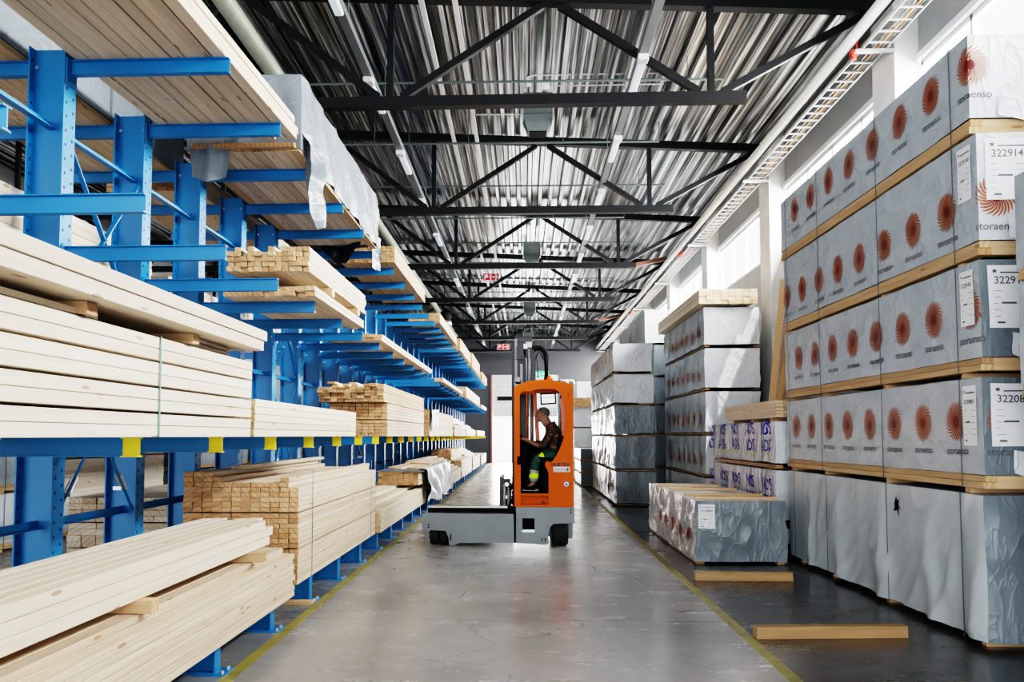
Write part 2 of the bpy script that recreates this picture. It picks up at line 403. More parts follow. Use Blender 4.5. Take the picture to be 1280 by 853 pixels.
# ------------------------------------------------------------------ wrapped packs
class Wrap:
    """film-wrapped box; every point of the skin goes through warp()"""
    def __init__(s, x0, x1, y0, y1, z0, z1, amp=.006, fold=.0, fsc=(3, 3, 3), hem=0., seed=0, vfold=0., vf=5.):
        s.b = (x0, x1, y0, y1, z0, z1); s.amp = amp; s.fold = fold; s.fsc = fsc; s.hem = hem; s.o = Vector((seed * 3.17, seed * 1.93, seed * 2.71)); s.vfold = vfold; s.vf = vf
    def nrm(s, p):
        x0, x1, y0, y1, z0, z1 = s.b; e = 1e-4; n = Vector((0, 0, 0))
        if p[0] < x0 + e: n.x -= 1
        if p[0] > x1 - e: n.x += 1
        if p[1] < y0 + e: n.y -= 1
        if p[1] > y1 - e: n.y += 1
        if p[2] > z1 - e: n.z += 1
        return n.normalized() if n.length > 0 else n
    def warp(s, p, lift=0.):
        p = Vector(p); n = s.nrm(p); q = p + s.o
        d = noise.noise_vector(q * 2.3) * s.amp
        x0, x1, y0, y1, z0, z1 = s.b
        h = (z1 - p.z) / (z1 - z0)
        if s.fold:
            k = Vector((q.x * s.fsc[0] + q.z * .8, q.y * s.fsc[1] + q.z * 1.1, q.z * s.fsc[2] + q.x * .7))
            r1 = (1 - abs(noise.noise(k))) ** 7; r2 = (1 - abs(noise.noise(k * 2.1 + Vector((5, 3, 1))))) ** 9
            d += n * s.fold * (r1 + .5 * r2)
        if s.vfold:
            w = .5 + .5 * math.sin((q.y + q.x) * s.vf + 2.5 * noise.noise(Vector((q.x * .9, q.y * .9, q.z * .6))))
            d += n * s.vfold * w ** 3 * min(1, .25 + h * 1.1)
        if s.hem and p.z < z0 + .12:
            d.z += s.hem * (noise.noise(Vector((q.x * 1.6, q.y * 1.6, 3))) * .5 + .5) * (1 - (p.z - z0) / .12)
        if n.z > .4: d.z = max(-.004, min(d.z, .004))
        return p + d + n * lift
    def skin(s, mb, res, mats=(0, 1, 0)):
        x0, x1, y0, y1, z0, z1 = s.b
        nx, ny, nz = (max(2, int((b - a) / res)) for a, b in ((x0, x1), (y0, y1), (z0, z1)))
        def grid(f, nu, nv, mi, flip):
            vs = [s.warp(f(u / nu, v / nv)) for v in range(nv + 1) for u in range(nu + 1)]
            fs = []
            for v in range(nv):
                for u in range(nu):
                    a = v * (nu + 1) + u; q = (a, a + 1, a + nu + 2, a + nu + 1)
                    fs.append(q[::-1] if flip else q)
            mb.add(vs, fs, mi)
        X = lambda t: x0 + (x1 - x0) * t
        Y = lambda t: y0 + (y1 - y0) * t
        Z = lambda t: z0 + (z1 - z0) * t
        grid(lambda u, v: (x0, Y(u), Z(v)), ny, nz, mats[0], True)
        grid(lambda u, v: (x1, Y(u), Z(v)), ny, nz, mats[0], False)
        grid(lambda u, v: (X(u), y0, Z(v)), nx, nz, mats[1], False)
        grid(lambda u, v: (X(u), y1, Z(v)), nx, nz, mats[1], True)
        grid(lambda u, v: (X(u), Y(v), z1), max(2, nx // 2), ny, mats[2], False)
    # s = distance along the -X face from the near corner (negative runs round the corner onto the near end)
    def at(s, d, z, lift):
        x0, x1, y0, y1, z0, z1 = s.b
        if s.side > 0: p = (x0, y0 + d, z) if d >= 0 else (x0 - d, y0, z)
        else: p = (x1, y0 + d, z) if d >= 0 else (x1 + d, y0, z)
        return s.warp(p, lift)
    side = 1
def logo(mb, W, d, z, R, m=(2, 3, 4), n=24, seg=4, ring=14, lift=.007, clip=-9):
    sg = -1 if W.side > 0 else 1
    vs = []; fs = []; ms = []
    def P(r, a): return W.at(d + sg * r * math.cos(a), z + r * math.sin(a), lift)
    vs = [P(0, 0)] + [P(R * .30, 2 * PI * k / ring) for k in range(ring)]
    mb.add(vs, [(0, 1 + k, 1 + (k + 1) % ring) for k in range(ring)], m[0])
    for k in range(n):
        a0 = 2 * PI * k / n; vs = []
        for i in range(seg + 1):
            t = i / seg; r = R * (.30 + .70 * t); a = a0 - .75 * t
            w = (2 * PI / n) * (.42 - .17 * t) * (1 if i < seg else .4)
            vs += [P(r, a - w), P(r, a + w)]
        for i in range(seg): mb.add([vs[2 * i], vs[2 * i + 1], vs[2 * i + 3], vs[2 * i + 2]], [(0, 1, 2, 3)], m[1] if i == 0 else m[2])
def lettering(mb, W, s, size, d, z, mi, lift=.007):
    sg = -1 if W.side > 0 else 1
    v, f = text_poly(s, size)
    mb.add([W.at(d + sg * x, z + y, lift) for x, y in v], f, mi)
def paper(root, W, d0, d1, z0, z1, number, nsize, rows=5, seed=0):
    """document label stuck on the film: paper sheet with printing"""
    mb = MB(); R = random.Random(seed); nu, nv = 6, 8
    sgn = -1 if W.side > 0 else 1
    vs = [W.at(d0 + (d1 - d0) * u / nu, z0 + (z1 - z0) * v / nv, .010) for v in range(nv + 1) for u in range(nu + 1)]
    mb.add(vs, [(v * (nu + 1) + u, v * (nu + 1) + u + 1, (v + 1) * (nu + 1) + u + 1, (v + 1) * (nu + 1) + u) for v in range(nv) for u in range(nu)], 0)
    hh = z1 - z0; c = (d0 + d1) / 2; wd = abs(d1 - d0)
    lettering(mb, W, number, nsize, c, z1 - hh * .30, 1, .013)
    def dash(a, b, z, t):
        p = [W.at(c + sgn * wd * q, zz, .013) for q, zz in ((a, z), (b, z), (b, z + t), (a, z + t))]
        mb.add(p, [(0, 1, 2, 3)], 1)
    dash(-.25, .42, z1 - hh * .13, hh * .022)
    dash(-.4, -.32, z1 - hh * .12, hh * .05)
    for k in range(rows):
        z = z1 - hh * (.42 + .5 * k / rows)
        dash(-.4, -.4 + R.uniform(.08, .2), z, hh * .008); dash(.1 + R.uniform(0, .1), .42, z, hh * .008)
    dash(-.25, .05, z1 - hh * .62, hh * .03); dash(-.35, -.2, z1 - hh * .93, hh * .03)
    return mb.build('document_label', [PAPER, INKG], root)
def pack(name, label, x0, x1, y0, y1, zb, zt, base=.11, bearer=.05, res=.08, films=None, straps=(), logos=(), lz=None, R=.175, word=True, hem=0.,
         amp=.006, fold=.0, fsc=(3, 3, 3), vfold=0., vf=5., seed=0, group=None, side=1, cat='wrapped pack', logon=24, under=True, bearers=None, front=True, prints=(), crossmat=None):
    """zb = underside of the bearers, zt = top of the film"""
    films = films or (FILM, FILMW, FILM)
    root = thing(name, ((x0 + x1) / 2, (y0 + y1) / 2, zb), label, cat, group)
    zw = zb + bearer + base
    W = Wrap(x0, x1, y0, y1, zw, zt, amp, fold, fsc, hem, seed, vfold, vf); W.side = side
    mb = MB(); W.skin(mb, res, (0, 1, 2))
    for d in logos:
        logo(mb, W, d, lz, R, (3, 4, 5), logon, 4 if logon > 16 else 3)
        if word:
            lettering(mb, W, 'storaenso', R * .52, d, lz - R * 1.62, 6)
    for s, size, d, z in prints: lettering(mb, W, s, size, d, z, 7, .009)
    w = mb.build('wrapping', [*films, LOGO_R, LOGO_M, LOGO_O, INKG, INKB], root, smooth=True)
    if base > 0:
        bz = zb + bearer; hb = base / 2
        for k in range(2):
            for xa, xb in ((x0 + .005, x0 + .10), (x1 - .10, x1 - .005)):
                MB().box(xa - .012 * (k == 0), xb, y0 + .01, y1 - .01, bz + k * hb, bz + (k + 1) * hb - .002, 0, .004).build('base_board', TAN, root)
        if front:
            MB().box(x0 + .10, x1 - .10, y0 + .012, y0 + .11, bz, bz + base - .004, 0, .004).build('base_board', crossmat or PINEX, root)
    if bearer > 0:
        for y in (bearers if bearers is not None else (straps or (y0 + .3, (y0 + y1) / 2, y1 - .3))):
            MB().box(x0 + .03, x1 - .03, y - .045, y + .045, zb, zb + bearer - .001, 0, .003).build('bearer', PINEX, root)
    for y in straps: strap_loop(root, x0 - .012 - fold * .5, x1 + .012 + fold * .5, zb + bearer - .002, zt + .006, y, .014)
    root['_w'] = 0; del root['_w']
    return root, W

# ================================================================== the hall
XR, XL, YB, YF = 5.35, -13.6, 54.0, -7.0
def rz(x): return 8.07 - .0485 * x                 # underside of the roof deck
def struct(o): o['kind'] = 'structure'; return o
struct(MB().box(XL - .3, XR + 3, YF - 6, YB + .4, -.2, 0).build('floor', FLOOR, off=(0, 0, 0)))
struct(MB().box(-40, 40, YB + .4, YB + 70, -.22, -.02).build('ground', simple('pale_yard_asphalt', (.5, .5, .5), .8), off=(0, YB, 0)))
mb = MB(); x = XL
prof = []
while x < XR + .1:
    for dx, dz in ((0, 0), (.07, 0), (.105, .13), (.245, .13)): prof.append((x + dx, rz(x + dx) + dz))
    x += .28
for i in range(len(prof) - 1):
    (xa, za), (xb, zb) = prof[i], prof[i + 1]
    mb.add([(xa, YF, za), (xb, YF, zb), (xb, YB, zb), (xa, YB, za)], [(0, 1, 2, 3)])
mb.box(XL, XR, YF, YB, 9.0, 9.1)
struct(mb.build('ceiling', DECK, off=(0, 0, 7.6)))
# right wall with a ribbon of windows
WZ0, WZ1 = 5.56, 6.74
struct(MB().box(XR, XR + .2, YF, YB, 0, WZ0).build('wall_right', WALLP))
struct(MB().box(XR, XR + .2, YF, YB, WZ1, 8.6).build('wall_right_upper', WALLP))
struct(MB().box(XL - .2, XL, YF, YB, 0, 9.0).build('wall_left', WALLP))
DX0, DX1, DH = -1.95, 2.1, 2.9
mb = MB()
mb.box(XL, DX0, YB, YB + .25, 0, 9.0); mb.box(DX1, XR, YB, YB + .25, 0, 9.0); mb.box(DX0, DX1, YB, YB + .25, 5.5, 9.0)
struct(mb.build('wall_back', panel_mat('dark_back_wall_panels', (.05, .053, .058), 2, 1.0)))
mb = MB()
for k in range(4): mb.box(DX0 + .02, DX1 - .02, YB - .06, YB + .02, DH + k * .65 + .004, DH + (k + 1) * .65 - .004)
o = mb.build('door_1', DOORP); struct(o)
MB().box(DX0 + .3, DX1 - .3, YB - .09, YB - .06, DH + 1.0, DH + 1.25).build('door_window', BLACK, o)
for a, b in ((DX0 - .12, DX0), (DX1, DX1 + .12)):
    struct(MB().box(a, b, YB - .1, YB, 0, 5.5).build('trim_1' if a < 0 else 'trim_2', simple('red_door_post', (.42, .12, .10), .5) if a < 0 else GREYBOX))
bays = [-6 + 6 * k for k in range(10)]
for k, y in enumerate(bays):
    struct(MB().box(XR - .27, XR - .005, y - .37, y + .37, 0, 8.0).box(XR - .33, XR - .27, y - .37, y + .37, 0, 8.0).build('pillar', CONC))
for k in range(len(bays)):
    y0 = bays[k] + .37; y1 = (bays[k + 1] - .37) if k + 1 < len(bays) else YB - .3
    if y1 - y0 < 1: continue
    w = struct(bpy.data.objects.new('window_%d' % (k + 1), None)); COL.objects.link(w); w.location = (XR, (y0 + y1) / 2, WZ0)
    f = MB()
    f.box(XR + .02, XR + .1, y0, y1, WZ0, WZ0 + .06); f.box(XR + .02, XR + .1, y0, y1, WZ1 - .06, WZ1)
    f.box(XR + .02, XR + .1, y0, y0 + .06, WZ0, WZ1); f.box(XR + .02, XR + .1, y1 - .06, y1, WZ0, WZ1)
    for q in (1, 2, 3): yy = y0 + (y1 - y0) * q / 4; f.box(XR + .02, XR + .1, yy - .03, yy + .03, WZ0, WZ1)
    f.box(XR - .06, XR, y0, y1, WZ1, WZ1 + .09)
    f.build('window_frame', LIGHTM, w)
    MB().add([(XR + .06, y0, WZ0), (XR + .06, y1, WZ0), (XR + .06, y1, WZ1), (XR + .06, y0, WZ1)], [(0, 1, 2, 3)]).build('window_pane', GLASS, w)
# painted lines on the floor
LINE = simple('worn_yellow_line', (.25, .22, .06), .45, 0, .45, 5.)
struct(MB().box(-2.13, -2.03, 0, YB - 1, 0, .002).build('trim_3', LINE))
struct(MB().box(1.83, 1.93, 0, YB - 1, 0, .002).build('trim_4', LINE))

# ------------------------------------------------------------------ roof trusses
ORD = ['nearest', 'second', 'third', 'fourth', 'fifth', 'sixth', 'seventh', 'eighth', 'ninth', 'tenth', 'eleventh', 'twelfth', 'thirteenth', 'fourteenth', 'fifteenth', 'sixteenth']
def nth(k): return ORD[0] + ' to the camera' if k == 0 else ORD[k] + ' from the camera'
BN = [2.65 - 4.55 * k for k in range(4)]            # nodes of the bottom chord
TN = [4.95 - 4.55 * k for k in range(5)]            # nodes of the top chord
tz = lambda x: 7.96 - .0485 * x
for k in range(7):
    y = 12.05 + 6 * k
    t = thing('roof_truss', (0, y, 6.4), 'dark steel roof truss spanning under the ribbed ceiling, ' + nth(k), 'roof truss', 'roof trusses')
    MB().bar((-13.4, y, 6.46), (3.13, y, 6.46), .16, .15).build('bottom_chord', DARK, t)
    MB().bar((-13.5, y, tz(-13.5)), (5.0, y, tz(5.0)), .17, .16).build('top_chord', DARK, t)
    for i, b in enumerate(BN):
        MB().bar((b, y, 6.53), (b, y, tz(b) - .08), .09, .09, (0, 1, 0)).build('vertical', DARK, t)
        for sgn in (0, 1):
            a = TN[i + sgn]
            MB().bar((b + (.16 if sgn == 0 else -.16), y, 6.54), (a + (-.12 if sgn == 0 else .12), y, tz(a) - .09), .10, .10, (0, 1, 0)).build('diagonal', DARK, t)
# ------------------------------------------------------------------ services under the roof
def simplething(mb, name, mat, label, cat, group=None, smooth=False):
    return tag(mb.build(name, mat, None, smooth), label, cat, group)
simplething(MB().tube([(-3.95, 5, 7.45), (-3.95, 53, 7.45)], .135, 14), 'drain_pipe', PIPEG, 'thick grey-green pipe under the roof above the timber rack', 'pipe', smooth=True)
simplething(MB().tube([(4.47, 5, 7.09), (4.47, 53, 7.09)], .075, 12), 'drain_pipe', PIPEW, 'cream pipe running beside the cable ladder', 'pipe', smooth=True)
simplething(MB().box(4.58, 4.72, 5, 53, 7.22, 7.34), 'steel_beam', DARK, 'dark steel beam between cream pipe and cable ladder', 'beam')
for i, x in enumerate((-.95, -1.42)):
    simplething(MB().box(x - .035, x + .035, 6, 52, 7.74, 7.80), 'conduit', LIGHTM, 'bright white conduit along the ceiling, ' + ('right one of the pair' if i == 0 else 'left one of the pair'), 'conduit', 'paired ceiling conduits')
for k in range(12):
    y = 14 + 3 * k
    mb = MB().tube([(-4.2, y, 7.58), (3.3 if k % 2 == 0 else 2.7, y, 7.55)], .022, 6)
    for q in range(4): xx = -3 + 1.9 * q; mb.tube([(xx, y, 7.58), (xx, y, rz(xx))], .008, 5)
    simplething(mb, 'sprinkler_pipe', GREYBOX, 'thin grey pipe hung crosswise below the ceiling, ' + nth(k), 'pipe', 'crosswise ceiling pipes')
for x, side in ((-2.3, 'left'), (1.68, 'right')):
    t = thing('light_track', (x, 28, 7.0), 'long grey lighting track with strip lamps, %s of the aisle ceiling' % side, 'light track', 'lighting tracks')
    MB().box(x - .06, x + .06, 7, 52.5, 7.02, 7.08).box(x - .06, x - .05, 7, 52.5, 7.08, 7.12).box(x + .05, x + .06, 7, 52.5, 7.08, 7.12).build('track_rail', TRACKM, t)
    for q in range(13):
        y = 9.2 + (.0 if x < 0 else -.6) + q * 3.3
        l = MB().box(x - .055, x + .055, y, y + 1.25, 6.955, 7.018, 0, .012).build('strip_lamp', simple('lamp_diffuser', (.6, .66, .7), .3, 0, .03, 3., (.8, .9, 1., .25)) if 'lamp_diffuser' not in bpy.data.materials else bpy.data.materials['lamp_diffuser'], t)
        MB().box(x - .075, x + .075, y - .08, y + .1, 6.94, 7.03, 0, .01).build('end_cap', LIGHTM, l)
    mb = MB()
    for q in range(15): mb.tube([(x, 8 + 3 * q, 7.1), (x, 8 + 3 * q, rz(x))], .008, 5)
    mb.build('hanger_wire', GREYBOX, t)
# cable ladder along the right wall
t = thing('cable_ladder', (4.77, 28, 6.95), 'white cable ladder hung along the right wall above the windows', 'cable ladder')
LADM = simple('ladder_metal', (.42, .42, .42), .45, .2, .05)
for x in (4.61, 4.92): MB().box(x - .008, x + .008, 6, 53, 6.94, 6.99).build('side_rail', LADM, t)
me = MB().box(-.15, .15, -.012, .012, 0, .02).mesh('rung', LADM)
for q in range(100): link('rung', me, t, (0, 7 + .32 * q - 28, 0))
mb = MB()
for q in range(100, 144): mb.box(4.62, 4.92, 6.98 + .32 * q, 7.02 + .32 * q, 6.95, 6.97)
mb.build('rung', LADM, t)['kind'] = 'stuff'
for q in range(8): MB().box(4.5, 5.02, 11.6 + 6 * q, 11.66 + 6 * q, 6.89, 6.93).build('bracket', GALV, t)
simplething(MB().tube([(4.83, 6 + .8 * i, 6.985 + .004 * (i % 2)) for i in range(58)], .014, 6), 'power_cable', CABLEO, 'orange cable lying in the cable ladder', 'cable')
simplething(MB().tube([(4.87, 6, 6.985), (4.87, 52, 6.985)], .012, 6).tube([(4.76, 6, 6.985), (4.76, 52, 6.985)], .014, 6), 'power_cable', TRACKM, 'grey cables lying in the cable ladder', 'cable')
for q, y in enumerate((11.8, 25.0, 37.)):
    simplething(MB().box(4.50, 4.6, y - .05, y + .05, 6.9, 7.0, 0, .015).lathe([(.03, 0), (.035, .03), (.035, .05)], (4.55, y, 6.86), 2, 12).box(4.582, 4.597, y - .02, y + .02, 6.98, 7.22), 'alarm_sounder', REDP, 'red alarm box by the cable ladder, ' + nth(q), 'alarm', 'red alarm boxes')
for q, (y, x) in enumerate(((27.5, 4.25), (40.5, 4.3))):
    simplething(MB().bar((x - .9, y, 7.1), (x + .3, y, 7.35), .16, .12), 'brown_bracket', simple('rusty_brown', (.13, .055, .035), .6) if q == 0 else bpy.data.materials['rusty_brown'], 'rust brown bracket board under the roof, ' + nth(q), 'bracket')
# air heaters
for k in range(4):
    y = 15.2 + 11.8 * k; x = .26; z = 7.05
    t = thing('air_heater', (x, y, z), 'grey metal air heater hanging under the ceiling, ' + nth(k), 'air heater', 'ceiling air heaters')
    MB().box(x - .27, x + .27, y - .25, y + .25, z + .32, z + .72, 0, .02).build('housing', GREYBOX, t)
    mb = MB(); a, b = .27, .17
    vs = [(x - a, y - .25, z + .32), (x + a, y - .25, z + .32), (x + a, y + .25, z + .32), (x - a, y + .25, z + .32), (x - b, y - .16, z + .05), (x + b, y - .16, z + .05), (x + b, y + .16, z + .05), (x - b, y + .16, z + .05)]
    mb.add(vs, [(0, 1, 5, 4), (1, 2, 6, 5), (2, 3, 7, 6), (3, 0, 4, 7), (4, 5, 6, 7)]); mb.build('outlet_hood', GREYBOX, t)
    MB().box(x - .15, x + .15, y - .15, y + .15, z + .03, z + .06).build('louvre', BLACK, t)
    for s in (-1, 1): MB().box(x + s * .27 - .012, x + s * .27 + .012, y - .27, y - .22, z + .2, z + .75).build('mounting_strip', GALV, t)
    MB().tube([(x - .2, y, z + .72), (x - .2, y, rz(x))], .02, 6).tube([(x + .2, y, z + .72), (x + .2, y, rz(x))], .02, 6).build('hanger_rod', GALV, t)
    if k == 0:
        MB().box(x - .2, x - .12, y - .34, y - .26, z + .8, z + .92, 0, .01).box(x + .06, x + .2, y - .34, y - .26, z + .74, z + .86, 0, .01).build('control_box', LIGHTM, t)
        MB().tube([(x - .2, y - .3, z + .95), (x - .1, y - .3, z + 1.0), (x + 2.4, y - .3, z + 1.0)], .014, 6).tube([(x + .2, y - .3, z + .8), (x + 2.2, y - .3, z + .8)], .012, 6).tube([(x - .27, y, z + .6), (x - .9, y, z + .6), (x - .95, y, z + .68)], .014, 6).tube([(x - .27, y, z + .42), (x - 1.1, y, z + .42), (x - 1.15, y, z + .6)], .014, 6).build('pipe', GALV, t)
# signs
def hose_sign(x, y, z, s, label):
    t = thing('fire_hose_sign', (x, y, z), label, 'sign', 'red fire signs')
    MB().box(x - .55 * s, x + .55 * s, y, y + .02, z, z + .5 * s).build('sign_board', simple('sign_rim', (.75, .62, .62), .5) if 'sign_rim' not in bpy.data.materials else bpy.data.materials['sign_rim'], t)
    MB().box(x - .52 * s, x - .06 * s, y - .006, y, z + .03 * s, z + .47 * s).box(x + .03 * s, x + .52 * s, y - .006, y, z + .03 * s, z + .47 * s).build('red_field', RED, t)
    mb = MB(); yy = y - .009
    def pl(pts): mb.add([(x + a * s, yy, z + b * s) for a, b in pts], [tuple(range(len(pts)))])
    pl([(-.44, .08), (-.38, .08), (-.38, .4), (-.44, .4)]); pl([(-.38, .2), (-.22, .2), (-.22, .4), (-.38, .4)]); pl([(-.2, .27), (-.1, .27), (-.1, .31), (-.2, .31)])
    pl([(.08, .21), (.34, .21), (.34, .29), (.08, .29)]); pl([(.26, .44), (.36, .44), (.48, .25), (.36, .06), (.26, .06), (.38, .25)])
    mb.build('pictogram', WHITE, t)
    MB().tube([(x - .4 * s, y + .01, z + .5 * s), (x - .4 * s, y + .01, rz(x))], .01, 5).tube([(x + .4 * s, y + .01, z + .5 * s), (x + .4 * s, y + .01, rz(x))], .01, 5).build('hanger_wire', GREYBOX, t)
hose_sign(-1.15, 30.2, 7.17, .52, 'red and white arrow sign hanging under the ceiling, nearest one')
hose_sign(-1.1, 46.5, 6.35, .62, 'small far red arrow sign beside the forklift mast top')
t = thing('exit_sign', (.95, 43.4, 4.65), 'green lit exit sign seen just above the forklift cab roof', 'sign')
MB().box(.55, 1.25, 43.4, 43.46, 4.65, 4.95).build('sign_board', GREEN, t)
MB().add([(.62, 43.39, 4.72), (.8, 43.39, 4.72), (.8, 43.39, 4.88), (.62, 43.39, 4.88)], [(0, 1, 2, 3)]).add([(.9, 43.39, 4.77), (1.08, 43.39, 4.77), (1.08, 43.39, 4.71), (1.2, 43.39, 4.8), (1.08, 43.39, 4.89), (1.08, 43.39, 4.83), (.9, 43.39, 4.83)], [(0, 1, 2, 3, 4, 5, 6)]).build('pictogram', WHITE, t)
MB().tube([(.7, 43.43, 4.95), (.7, 43.43, rz(.7))], .01, 5).tube([(1.1, 43.43, 4.95), (1.1, 43.43, rz(1.1))], .01, 5).build('hanger_wire', GREYBOX, t)
# fan and flood lamp hung over the rack, far end
t = thing('ceiling_loudspeaker', (-3.1, 33.5, 5.95), 'black and silver lamp unit hanging over the far rack', 'lamp')
MB().lathe([(.10, .62), (.24, .5), (.26, .3), (.2, .24)], (-3.1, 33.5, 5.95), 2, 16).build('housing', BLACK, t, True)
MB().lathe([(.17, .24), (.2, .1), (.12, .0)], (-3.0, 33.5, 5.95), 2, 16).build('reflector', GALV, t, True)
MB().tube([(-3.1, 33.5, 6.55), (-3.1, 33.5, rz(-3.1))], .012, 5).build('hanger_rod', DARK, t)
# vertical pipes at the far wall
for i, x in enumerate((2.75, 3.15)):
    simplething(MB().tube([(x, YB - .35, 0), (x, YB - .35, 4.9), (x - .1, YB - .35, 5.1), (x - .5, YB - .35, 5.15)], .07, 8), 'wall_pipe', LIGHTM, 'pale upright pipe on the far wall, ' + ('left one' if i == 0 else 'right one'), 'pipe', 'far wall pipes', True)

# ================================================================== cantilever rack on the left
CY = [4.88 + 1.36 * n for n in range(-2, 34)]
UX0, UX1, TIP = -3.70, -3.42, -2.2
LV = [1.69, 3.11, 4.53]
rack = thing('cantilever_rack', (-3.56, 26, 0), 'blue steel cantilever rack with yellow tipped arms along the left of the aisle', 'rack')
def upright_mesh(holes):
    mb = MB(); w = .085
    mb.box(-.14, -.128, -w, w, 0, 4.62).box(.128, .14, -w, w, 0, 4.62).box(-.128, .128, -.006, .006, 0, 4.62)
    if holes:
        for i in range(40):
            z = .3 + i * .108
            for s, dz in ((-1, 0), (1, .05)):
                mb.box(.1405, .142, s * .045 - .009, s * .045 + .009, z + dz, z + dz + .022, 1)
                mb.box(-.128, -.1265, s * .05 - .009, s * .05 + .009, z + dz, z + dz + .022, 1)
        for z in LV:
            for x in (-.11, .11): mb.lathe([(.014, 0), (.014, -.02)], (x, -.006, z - .05), 1, 8, 2)
            mb.box(.14, .152, -.07, .07, z - .19, z + .005, 0)
    return mb.mesh('upright', [BLUE, HOLE, BOLT])
def arm_mesh(sgn, yellow):
    """I-section arm from the upright out to the tip, local x from 0"""
    mb = MB(); l = 1.22 if sgn > 0 else 1.2; segs = [(0, l - .1, 0), (l - .1, l, 1)] if yellow else [(0, l, 0)]
    for a, b, m in segs:
        X = (a, b) if sgn > 0 else (-b, -a)
        mb.box(*X, -.004, .004, -.104, -.008, m).box(*X, -.032, .032, -.008, 0, m).box(*X, -.032, .032, -.112, -.104, m)
    X = (0, .012) if sgn > 0 else (-.012, 0)
    mb.box(*X, -.06, .06, -.17, .0, 0)
    return mb.mesh('arm', [BLUE, YELLOW])
def base_mesh():
    mb = MB()
    mb.box(-1.35, 1.34, -.005, .005, .012, .238).box(-1.35, 1.36, -.06, .06, .238, .25).box(-1.35, 1.36, -.06, .06, 0, .012).box(1.34, 1.352, -.06, .06, .012, .238)
    mb.box(1.22, 1.44, -.11, .11, 0, .008)
    for s in (-1, 1): mb.lathe([(.014, .008), (.014, .03)], (1.41, s * .06, 0), 2, 8, 1)
    return mb.mesh('base_beam', [BLUE, BOLT])
UM = [upright_mesh(True), upright_mesh(False)]; AM = {(s, y): arm_mesh(s, y) for s in (1, -1) for y in (False, True)}; BMh = base_mesh()
slots = []
for i, y in enumerate(CY):
    link('upright', UM[0 if i < 14 else 1], rack, (0, y - 26, 0))
    link('base_beam', BMh, rack, (0, y - 26, 0))
    for j, z in enumerate(LV):
        slots.append((y, 1, j == 0, z)); slots.append((y * 1.7, -1, False, z, y))
slots.sort(key=lambda s: s[0])
rest = MB()
for k, s in enumerate(slots):
    y = s[4] if len(s) > 4 else s[0]; x = (UX1 if s[1] > 0 else UX0) + .0
    if k < 100: link('arm', AM[(s[1], s[2])], rack, (x + 3.56, y - 26, s[3]))
    else:
        me = AM[(s[1], s[2])]
        for p in me.polygons: pass
        rest.add([(v.co.x + x, v.co.y + y, v.co.z + s[3]) for v in me.vertices], [tuple(p.vertices) for p in me.polygons], 0)
        rest.m[-len(me.polygons):] = [p.material_index for p in me.polygons]
rest.build('arm', [BLUE, YELLOW], rack)['kind'] = 'stuff'
l = CY[1] - CY[0]
me = MB().box(-.03, .03, .006, l - .006, -.03, -.022).box(-.03, -.022, .006, l - .006, -.022, .03).box(-.03, .03, .006, .05, -.05, -.03).mesh('spacer_rail', BLUE)
for i in range(len(CY) - 1):
    for z in (1.05, 2.55, 4.03):
        if i < 33: link('spacer_rail', me, rack, (0.02, CY[i] - 26, z))
for i in range(3, 33, 4):
    for za, zb in ((4.0, 2.62), (2.48, 1.05)):
        for a, b in ((za, zb), (zb, za)):
            p, q = Vector((-3.47, CY[i] + .03, a)), Vector((-3.47, CY[i + 1] - .03, b))
            o = MB().bar(p, q, .012 if za > 3 else .016, .04 if za > 3 else .016, (1, 0, 0)).build('brace_rod', BLUE, rack)
            if za < 3: c = p.lerp(q, .82 if b < a else .18); d = (q - p).normalized(); MB().tube([c - d * .09 + Vector((.02, 0, 0)), c + d * .09 + Vector((.02, 0, 0))], .012, 6).tube([c - d * .09 - Vector((.02, 0, 0)), c + d * .09 - Vector((.02, 0, 0))], .012, 6).box(c.x - .035, c.x + .035, c.y - .07, c.y - .05, c.z - .07, c.z - .04).build('turnbuckle', BOLT, o)

# ------------------------------------------------------------------ lumber, aisle side
PR = 'lumber stacks in the rack'
bundle('lumber_stack', 'lowest near stack of pale boards on the rack base, lower left corner', -3.15, -2.09, 1.9, 7.85, .252, .106, .048, 9, PINE, PR, seed=2, jit=.05, xj=.010, heights=[9] * 8 + [9, 8])
for q, y in enumerate((3.3, 4.95, 6.95)):
    block('wooden spacer between the two lower left board stacks, ' + nth(q), -3.1, -2.15 + .03 * q, y - .05, y + .05, .686, .762, group='spacers in the lower left stack')
bundle('lumber_stack', 'upper tier of boards on spacers, lower left corner', -3.0, -2.2, 1.9, 7.45, .763, .1, .074, 3, PALE, PR, seed=3, jit=.16, heights=[2, 2, 3, 3, 3, 3, 3, 3], xj=.006)
bundle('lumber_stack', 'tall strapped stack with squared brown board ends beside the second floor arm', -3.35, -2.2, 8.41, 12.8, .252, .097, .0485, 21, PINE, PR, seed=4, jit=.012, straps=(8.95, 12.4), strapmat=STRAP, gaps=(6, 13),
       heights=[22, 22, 22, 21, 20, 20, 20, 20, 20, 20, 21, 19], xj=.004)
plank('loose dark board on the back of the tall strapped stack', (-3.05, 11.0, 1.346), 4.0, .1, .04, .01, GREYW)
block('offcut on the floor under the rack beside a blue foot', -2.55, -2.14, 8.72, 8.84, .0, .035, 'timber_offcut', 'offcut')
bundle('lumber_stack', 'low pale stack on the rack base just behind the tall strapped stack', -3.3, -2.14, 12.95, 18.9, .252, .105, .05, 9, PALE, PR, seed=5, jit=.06, heights=[9, 9, 9, 9, 9, 9, 8, 8, 7, 7], parts=60)
bundle('lumber_stack', 'small brick-ended stack resting on the low pale stack', -2.95, -2.12, 17.4, 22.5, .704, .1, .045, 6, PINE, PR, seed=6, parts=40)
